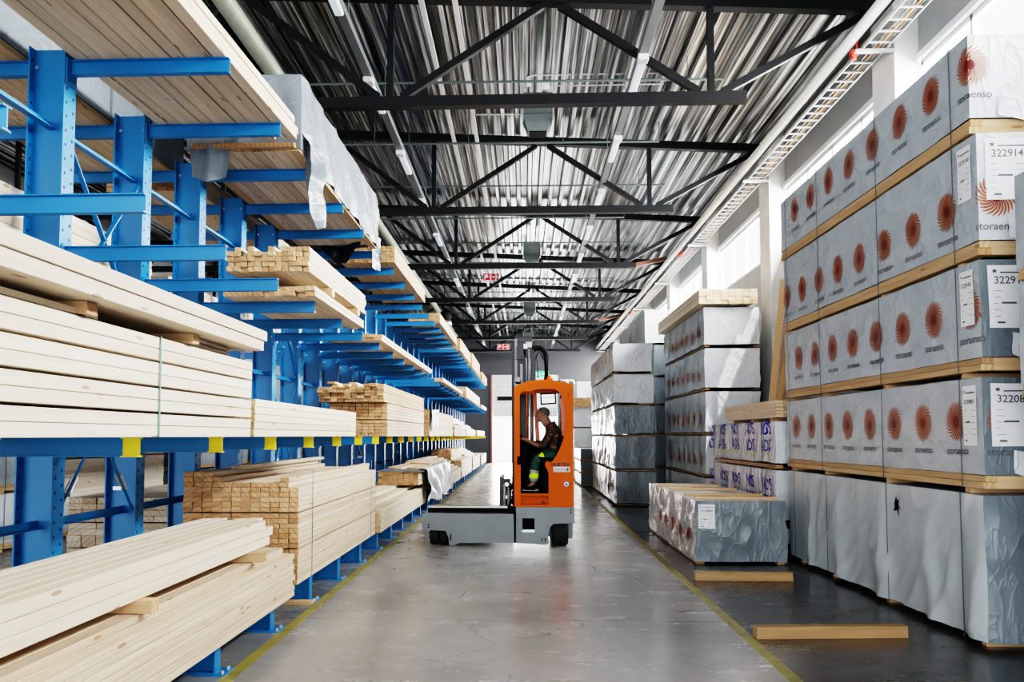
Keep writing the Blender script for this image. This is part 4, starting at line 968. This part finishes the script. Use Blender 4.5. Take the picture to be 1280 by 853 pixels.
# rim behind the opening so the panel reads thick
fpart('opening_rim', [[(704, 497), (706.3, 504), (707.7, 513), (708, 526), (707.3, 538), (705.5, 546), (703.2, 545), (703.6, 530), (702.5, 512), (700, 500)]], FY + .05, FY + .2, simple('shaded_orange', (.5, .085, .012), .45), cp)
mb = MB()   # roof following the arch
arch = pp([(643, 484), (652, 479.5), (665, 476), (680, 474.8), (695, 476), (708, 478.5), (717.5, 481)])
for i in range(len(arch) - 1):
    (xa, za), (xb, zb) = arch[i], arch[i + 1]
    mb.prism([(xa, za), (xb, zb), (xb, zb - .05), (xa, za - .05)], 1, FY + .05, FY + .95)
mb.build('cab_roof', ORANGE, fk)
MB().box(PX(710), PX(717.5), FY + .05, FY + .95, PZ(634), PZ(487)).build('cab_back_wall', ORANGE, fk)
fpart('cab_far_panel', [[(643, 484), (665, 476), (695, 476), (717.5, 481), (717.5, 489), (643, 489)], [(667.5, 489), (672.5, 489), (677, 556), (671, 557)], [(643, 489), (649, 489), (649, 560), (643, 560)], [(704, 489), (717, 489), (717, 553), (704, 553)]], FY + .88, FY + .93, simple('cab_inner_orange', (.62, .12, .02), .45))
fpart('cab_inner_wall', [[(643, 553), (717.5, 550), (717.5, 634), (643, 634)]], FY + .87, FY + .92, BLACK)
MB().box(PX(708.5), PX(709.5), FY + .06, FY + .9, PZ(634), PZ(545)).build('cab_inner_wall', BLACK, fk)
mb = MB()
for q in range(9): mb.bar((PX(684) + .035 * q, FY + .87, PZ(556)), (PX(684) + .035 * q, FY + .87, PZ(489)), .005, .005)
for q in range(22): mb.bar((PX(672), FY + .87, PZ(556) + .036 * q), (PX(706), FY + .87, PZ(556) + .036 * q), .005, .005)
mb.build('window_mesh', GREYBOX, fk)
MB().box(PX(645), PX(711), FY + .06, FY + .86, .80, .83).build('cab_floor', BLACK, fk)
MB().box(PX(650), PX(687), FY + .14, FY + .16, PZ(634), PZ(617)).build('step_back', ORANGE, fk)
MB().box(PX(651), PX(686), FY + .02, FY + .14, PZ(633), PZ(631)).lathe([(.02, 0), (.02, .05)], (PX(679), FY + .08, PZ(631)), 2, 10).build('step_tray', simple('dark_rust_tray', (.28, .06, .02), .6), fk)
MB().prism(pp([(645, 552), (656, 549), (661, 556), (657, 572), (653, 616), (645, 616)]), 1, FY + .42, FY + .84).build('dashboard', BLACK, fk)
MB().prism(pp([(657, 553), (668, 551), (669, 557), (660, 560)]), 1, FY + .50, FY + .8).build('control_console', BLACK, fk)
MB().lathe([(.016, 0), (.03, .02), (.03, .06), (.018, .08)], (PX(651), FY + .5, PZ(551)), 2, 12).build('steering_knob', BLACK, fk, True)
# seat
st = MB().prism(pp([(674, 572), (700, 574), (701, 582), (676, 580)]), 1, FY + .22, FY + .78).build('seat', BLACK, fk)
MB().prism(pp([(694, 576), (700, 578), (707, 548), (705, 541), (700, 543)]), 1, FY + .2, FY + .8).build('seat_back', BLACK, st)
MB().box(PX(679), PX(698), FY + .3, FY + .7, .83, PZ(580)).build('seat_post', BLACK, st)
# screen
sc = MB().prism(pp([(676.5, 490), (697, 489.5), (697.5, 503.5), (677.5, 505)]), 1, FY + .52, FY + .56).build('screen', BLACK, fk)
scm = simple('screen_glow', (.7, .78, .7), .3, 0, .05, 3., (.75, .85, .74, .8))
MB().prism(pp([(678.3, 492), (695.2, 491.2), (695.8, 502), (679, 503)]), 1, FY + .51, FY + .519).build('screen_glass', scm, sc)
mb = MB()
mb.box(PX(679), PX(695), FY + .505, FY + .51, PZ(496.5), PZ(495.8))
for q in range(5): mb.box(PX(680 + 3 * q), PX(682 + 3 * q), FY + .505, FY + .51, PZ(495.2), PZ(494.4))
mb.build('screen_text', simple('screen_green', (.25, .5, .2), .4), sc)
MB().box(PX(672.5), PX(699), FY + .6, FY + .64, PZ(508.5), PZ(493)).build('screen_bracket', GALV, fk)
# markings
v, f = text_poly('HUBTEX', .075)
MB().add([(PX(700.5) + x * 1.02, FY - .004, PZ(583.2) + y * .95) for x, y in v], f).build('lettering', INK, cp)
pl = MB().box(PX(692), PX(712.5), FY - .004, FY, PZ(590.5), PZ(584)).build('white_plate', PAPER, cp)
mb = MB(); R_ = random.Random(4)
for r in range(3):
    x = PX(693) ; 
    while x < PX(706): w = R_.uniform(.015, .05); mb.box(x, x + w, FY - .0065, FY - .004, PZ(586.2 + 1.5 * r) - .004, PZ(586.2 + 1.5 * r) + .004); x += w + .012
mb.box(PX(708.5), PX(711), FY - .0065, FY - .004, PZ(589.7), PZ(585)); mb.build('plate_text', INKG, pl)
MB().lathe([(PX(712) - PX(708.2), 0), (PX(712) - PX(708.2), -.004)], (PX(708.2), FY, PZ(605.5)), 1, 24).build('round_sign', INKB, cp)
MB().lathe([(.037, -.004), (.037, -.007)], (PX(708.2), FY, PZ(605.5)), 1, 24).build('round_sign', PAPER, cp)
c0 = (PX(708.2), PZ(605.5))
MB().prism([(c0[0] + a * .01, c0[1] + b * .01) for a, b in ((-1.5, 2), (-.6, 2), (-.2, .2), (1.2, .9), (2, -.6), (1.8, -2), (-1, -2), (-1.6, -.4))], 1, FY - .0095, FY - .007).build('round_sign_symbol', INK, cp)
mb = MB()
for a, b, c, d in ((700, 701, 572, 579), (709.5, 710.2, 572, 579), (700, 710, 572, 572.5), (700, 710, 578.6, 579)): mb.box(PX(a), PX(b) , FY - .002, FY, PZ(d), PZ(c))
mb.build('panel_line', simple('seam_orange', (.5, .07, .008), .5), cp)
mb = MB()
for u, v in ((711, 493), (711, 496), (699, 477.5), (713.5, 605)): mb.lathe([(.010, 0), (.010, -.004)], (PX(u), FY, PZ(v)), 1, 8)
mb.build('screw', BLACK, cp)
# beacon, roof fittings
bc = MB().lathe([(.055, 0), (.055, .02), (.05, .03)], (PX(689), FY + .5, PZ(476)), 2, 16).build('beacon', BLACK, fk)
MB().lathe([(.05, .03), (.052, .07), (.04, .10), (.01, .115)], (PX(689), FY + .5, PZ(476)), 2, 16).build('beacon_dome', simple('beacon_orange', (.75, .13, .03), .15), bc, True)
MB().box(PX(671), PX(681), FY + .3, FY + .42, PZ(476), PZ(471), 0, .01).build('work_lamp', LIGHTM, fk)
MB().box(PX(697), PX(707), FY + .6, FY + .75, PZ(478), PZ(474.5)).build('roof_bracket', BLACK, fk)
# mast behind the cab
mast = MB()
for y in (14.5, 15.3):
    mast.box(-.205, -.155, y, y + .1, .3, 3.25); mast.box(-.11, .03, y + .02, y + .08, .35, 3.3); mast.box(.055, .085, y, y + .06, .35, 3.1); mast.box(.135, .165, y, y + .06, .35, 3.15)
mast.box(.03, .2, 14.55, 14.6, 2.2, 3.12).box(-.15, .14, 14.5, 15.4, 3.28, 3.36).box(-.14, .02, 14.5, 15.4, 2.95, 3.05).box(-.14, .02, 14.5, 15.4, 1.2, 1.3).box(-.1, .14, 14.52, 15.38, 2.98, 3.16)
mo = mast.build('mast', MASTM, fk)
mb = MB()
for y in (14.49, 15.29): mb.box(-.152, -.112, y, y + .1, .35, 3.33)
mb.build('mast_edge', MASTL, mo)
mb = MB()
for x in (.045, .11): mb.tube([(x, 14.47, .7), (x, 14.47, 3.0)], .017, 8)
mb.build('lift_cylinder_rod', simple('chrome_rod', (.75, .75, .76), .12, 1.), mo)
pts = [(.12 + .13 * (1 - math.cos(a)), 14.6, 3.02 + .17 * math.sin(a)) for a in [PI * k / 12 for k in range(13)]]
MB().tube([(.12, 14.6, 2.2)] + pts + [(.38, 14.6, 2.64)], .045, 10).build('hydraulic_hose', BLACK, mo, True)
MB().tube([(.24, 14.64, 2.6), (.24, 14.64, 3.0)], .012, 6).tube([(.2, 14.62, 3.0), (.26, 14.62, 3.16), (.33, 14.62, 3.0)], .014, 6).build('hydraulic_hose', MASTM, mo, True)
mb = MB()
for q in range(24): mb.box(.075, .1, 14.46, 14.49, 2.2 + .04 * q, 2.228 + .04 * q)
mb.build('lift_chain', MASTL, mo)
MB().box(-.12, .0, 14.44, 14.5, 2.98, 3.2).build('pulley_cover', MASTM, mo)
MB().box(.0, .06, 14.44, 14.5, 3.16, 3.24).build('work_lamp', LIGHTM, mo)
MB().lathe([(.06, 0), (.06, .05)], (-.1, 14.4, 2.62), 1, 14).box(-.16, -.05, 14.4, 14.46, 2.45, 2.6).box(-.06, -.02, 14.4, 14.45, 2.5, 2.9).build('valve_block', MASTL, mo)
MB().lathe([(.012, 0), (.012, .01)], (-.13, 14.48, 2.98), 1, 8).build('orange_marker', ORANGE, mo)
cg = MB().box(-.40, -.34, 14.1, 15.2, .55, 1.03).box(-.34, -.22, 14.15, 14.25, .6, 1.0).box(-.30, -.2, 13.95, 14.05, .5, .95).box(-.37, -.2, 13.95, 14.6, .82, .9).box(-.37, -.2, 13.95, 14.6, .6, .68).build('fork_carriage', MASTM, fk)
MB().tube([(-.31, 13.93, .55), (-.31, 13.93, .92)], .02, 8).tube([(-.25, 13.93, .6), (-.25, 13.93, .88)], .016, 8).lathe([(.035, 0), (.035, .03)], (-.28, 13.92, .92), 1, 10).lathe([(.03, 0), (.03, .03)], (-.3, 13.92, .72), 1, 10).build('carriage_rod', GALV, cg)
for y in (14.3, 15.0): MB().box(-.40, -.36, y, y + .12, .44, .95).box(-1.2, -.36, y, y + .12, .44, .475).build('fork', MASTM, cg)

# ================================================================== driver
def skin_mesh(name, nodes, edges, mat, levels=2, root=0):
    me = bpy.data.meshes.new(name); me.from_pydata([n[:3] for n in nodes], edges, [])
    o = bpy.data.objects.new(name, me); COL.objects.link(o)
    m = o.modifiers.new('skin', 'SKIN'); m.use_smooth_shade = True
    for i, n in enumerate(nodes):
        sv = me.skin_vertices[0].data[i]; r = n[3]; sv.radius = (r, r) if not isinstance(r, tuple) else r; sv.use_root = (i == root)
    s = o.modifiers.new('sub', 'SUBSURF'); s.levels = levels; s.render_levels = levels
    bpy.context.view_layer.update()
    ev = o.evaluated_get(bpy.context.evaluated_depsgraph_get())
    nm = bpy.data.meshes.new_from_object(ev); nm.name = name
    bpy.data.objects.remove(o); bpy.data.meshes.remove(me)
    nm.materials.clear(); nm.materials.append(mat)
    nm.polygons.foreach_set('use_smooth', [True] * len(nm.polygons))
    return nm
DY = 13.88
SKIN = simple('skin', (.24, .13, .085), .5, 0, .08)
Nn = []; Ee = []
def nd(x, y, z, r): Nn.append((x, y, z, r)); return len(Nn) - 1
def ed(*c):
    for a, b in zip(c, c[1:]): Ee.append((a, b))
pel = nd(.52, DY, 1.40, .13); sp1 = nd(.535, DY, 1.56, .12); chs = nd(.49, DY, 1.74, .135); nk0 = nd(.40, DY, 1.86, .085); nk1 = nd(.345, DY, 1.93, .08)
hd0 = nd(.315, DY, 2.0, .09); hd1 = nd(.305, DY, 2.04, .09)
ed(pel, sp1, chs, nk0, nk1, hd0, hd1)
HANDS = []
for s in (-1, 1):
    sh = nd(.45, DY + s * .17, 1.79, .065); ua = nd(.38, DY + s * .21, 1.66, .05); el = nd(.28, DY + s * .21, 1.53, .042); fa = nd(.15, DY + s * .18, 1.575, .038); wr = nd(.03, DY + s * .15, 1.635, .026); ha = nd(-.015, DY + s * .145, 1.65, .03)
    ed(chs, sh, ua, el, fa, wr, ha)
    for q, (dy, l) in enumerate(((-.03, .065), (-.011, .078), (.009, .074), (.028, .06))):
        k0 = nd(-.045, DY + s * .145 + dy, 1.655, .0095); k1 = nd(-.045 - l * .5, DY + s * .145 + dy * 1.1, 1.652, .0085); k2 = nd(-.045 - l, DY + s * .145 + dy * 1.1, 1.63, .0075)
        ed(ha, k0, k1, k2)
    t0 = nd(-.0, DY + s * .145 - s * .035, 1.645, .010); t1 = nd(-.03, DY + s * .145 - s * .055, 1.63, .009); ed(ha, t0, t1)
    hp = nd(.47, DY + s * .09, 1.37, .09); th = nd(.34, DY + s * .12, 1.375, .078); kn = nd(.205, DY + s * .13, 1.36, .062); ca = nd(.17, DY + s * .125, 1.15, .055); an = nd(.14, DY + s * .12, .93, .04); to = nd(.05, DY + s * .13, .88, .04)
    ed(pel, hp, th, kn, ca, an, to)
me = skin_mesh('person', Nn, Ee, SKIN)
def ellipsoid(c, r, nu=28, nv=16):
    vs = [(c[0] + r[0] * math.sin(PI * j / nv) * math.cos(2 * PI * i / nu), c[1] + r[1] * math.sin(PI * j / nv) * math.sin(2 * PI * i / nu), c[2] + r[2] * math.cos(PI * j / nv)) for j in range(nv + 1) for i in range(nu)]
    fs = [(j * nu + i, j * nu + (i + 1) % nu, (j + 1) * nu + (i + 1) % nu, (j + 1) * nu + i) for j in range(nv) for i in range(nu)]
    return vs, fs
def fuse(me, shapes, mat, vox=.006):
    mb = MB().add([v.co[:] for v in me.vertices], [tuple(p.vertices) for p in me.polygons])
    for vs, fs in shapes: mb.add(vs, fs)
    o = bpy.data.objects.new('fuse', mb.mesh('fuse', mat)); COL.objects.link(o)
    m = o.modifiers.new('r', 'REMESH'); m.mode = 'VOXEL'; m.voxel_size = vox; m.use_smooth_shade = True
    s_ = o.modifiers.new('s', 'SMOOTH'); s_.iterations = 3; s_.factor = .5
    bpy.context.view_layer.update()
    nm = bpy.data.meshes.new_from_object(o.evaluated_get(bpy.context.evaluated_depsgraph_get()))
    bpy.data.objects.remove(o); nm.materials.clear(); nm.materials.append(mat)
    nm.polygons.foreach_set('use_smooth', [True] * len(nm.polygons)); return nm
me = fuse(me, [ellipsoid((.30, DY, 2.055), (.098, .078, .095)), ellipsoid((.262, DY, 1.985), (.066, .056, .07)), ellipsoid((.198, DY, 2.025), (.018, .014, .026)), ellipsoid((.30, DY - .08, 2.04), (.02, .012, .03)), ellipsoid((.30, DY + .08, 2.04), (.02, .012, .03)), ellipsoid((.205, DY, 1.985), (.014, .028, .016))], SKIN)
off = Vector((.4, DY, .86))
for v in me.vertices: v.co -= off
per = bpy.data.objects.new('person', me); COL.objects.link(per); per.location = off
tag(per, 'seated driver in brown patterned shirt and green work trousers inside the forklift cab', 'person')
def on_person(name, mesh):
    for v in mesh.vertices: v.co -= off
    o = bpy.data.objects.new(name, mesh); COL.objects.link(o); o.parent = per; return o
def camo():
    m, t, b = nt('patterned_shirt')
    tc = N(t, 'ShaderNodeTexCoord'); v = N(t, 'ShaderNodeTexNoise', Scale=22., Detail=2.); L(t, tc.outputs['Object'], v.inputs['Vector'])
    L(t, ramp(t, v.outputs[0], [(.4, (.018, .012, .012)), (.5, (.10, .045, .035)), (.6, (.03, .02, .02)), (.68, (.22, .15, .12))]), b.inputs['Base Color']); b.inputs['Roughness'].default_value = .8
    return m
# shirt
Nn, Ee = [], []
a = nd(.535, DY, 1.42, .15); b = nd(.55, DY, 1.57, .145); c = nd(.505, DY, 1.74, .155); d = nd(.405, DY, 1.89, .10)
ed(a, b, c, d)
for s in (-1, 1):
    sh = nd(.455, DY + s * .17, 1.82, .092); ua = nd(.385, DY + s * .215, 1.665, .068); el = nd(.285, DY + s * .215, 1.535, .058); f1 = nd(.22, DY + s * .20, 1.552, .05); ed(c, sh, ua, el, f1)
on_person('shirt', skin_mesh('shirt', Nn, Ee, camo()))
# trousers with bands
TR = simple('green_trousers', (.012, .075, .055), .75, 0, .15, 8.); HV = simple('hi_vis_yellow', (.55, .80, .02), .6, 0, .05, emit=(.5, .8, .02, .12)); RF = simple('reflective_grey', (.36, .36, .33), .4, 0, .05)
Nn, Ee = [], []
p0 = nd(.51, DY, 1.39, .145)
for s in (-1, 1):
    hp = nd(.46, DY + s * .1, 1.365, .108); th = nd(.34, DY + s * .125, 1.375, .098); kn = nd(.20, DY + s * .135, 1.355, .083); ca = nd(.165, DY + s * .13, 1.16, .078); an = nd(.145, DY + s * .125, .955, .085); ed(p0, hp, th, kn, ca, an)
tm = skin_mesh('trousers', Nn, Ee, TR)
tm.materials.append(HV); tm.materials.append(RF)
for p in tm.polygons:
    c = p.center
    if c.z < 1.30:
        if 1.04 < c.z < 1.10: p.material_index = 1
        elif .98 < c.z <= 1.04 or 1.10 <= c.z < 1.16: p.material_index = 2
    elif .24 < c.x < .31 and c.z < 1.43: p.material_index = 1
on_person('trousers', tm)
for s in (-1, 1):
    o = on_person('shoe', skin_mesh('shoe', [(.18, DY + s * .125, .885, .05), (.12, DY + s * .128, .88, .05), (.04, DY + s * .135, .87, .04), (.0, DY + s * .138, .865, .033)], [(0, 1), (1, 2), (2, 3)], BLACK))
    mb = MB().box(-.03, .23, DY + s * .13 - .045, DY + s * .13 + .045, .831, .846, 0, .006)
    so = mb.build('sole', simple('pale_sole', (.45, .44, .42), .6) if 'pale_sole' not in bpy.data.materials else bpy.data.materials['pale_sole'], o, off=tuple(off))
# hair, ears, nose, eyes
HAIR = simple('short_grey_hair', (.10, .09, .085), .8, 0, .3, 60.)
hv, hf = ellipsoid((.314, DY, 2.066), (.102, .083, .096))
hf = [f for f in hf if all((hv[k][2] - 2.045) + (hv[k][0] - .26) * .9 > 0 for k in f)]
hm = MB().add(hv, hf).mesh('hair', HAIR, smooth=True); on_person('hair', hm)
mb = MB()
for s in (-1, 1): mb.lathe([(.003, -.006), (.011, 0), (.003, .006)], (.217, DY + s * .036, 2.052), 0, 10)
mb.build('eye', INK, per, off=tuple(off))
MB().box(.190, .20, DY - .02, DY + .02, 1.981, 1.986).build('mouth', simple('lip', (.22, .08, .06), .5), per, off=tuple(off))

# ================================================================== light
w = bpy.data.worlds.new('sky'); scn.world = w; w.use_nodes = True
bg = w.node_tree.nodes['Background']; bg.inputs[0].default_value = (.93, .97, 1., 1); bg.inputs[1].default_value = 2.5
def area(name, loc, rot, sx, sy, power, col=(1, 1, 1)):
    l = bpy.data.lights.new(name, 'AREA'); l.shape = 'RECTANGLE'; l.size = sx; l.size_y = sy; l.energy = power; l.color = col
    o = bpy.data.objects.new(name, l); COL.objects.link(o); o.location = loc; o.rotation_euler = rot; return o
# daylight through window ribbon and far gate; added fill lamp behind the camera
sl = bpy.data.lights.new('sun', 'SUN'); sl.energy = 6; sl.angle = .01; sl.color = (1, .95, .88)
so = bpy.data.objects.new('sun', sl); COL.objects.link(so); so.rotation_euler = Vector((-1.5, 1.1, -3.6)).to_track_quat('-Z', 'Y').to_euler()
area('window_daylight', (XR + 1.0, 27.5, 6.5), (0, math.radians(72), 0), 1.6, 50, 12000, (1, .99, .97))
area('far_gate_daylight', (.1, YB + 1.5, 1.6), (math.radians(-90), 0, 0), 4.0, 3.0, 900)
area('added_rear_fill', (-3, YF - 1, 3.6), (math.radians(90), 0, 0), 14, 6.5, 650, (.95, .98, 1))  # unseen fill lamp, added to brighten what faces the camera
scn.view_settings.view_transform = 'Filmic'
scn.view_settings.look = 'Very High Contrast'
scn.view_settings.exposure = .7
scn.cycles.max_bounces = 8
scn.cycles.diffuse_bounces = 5
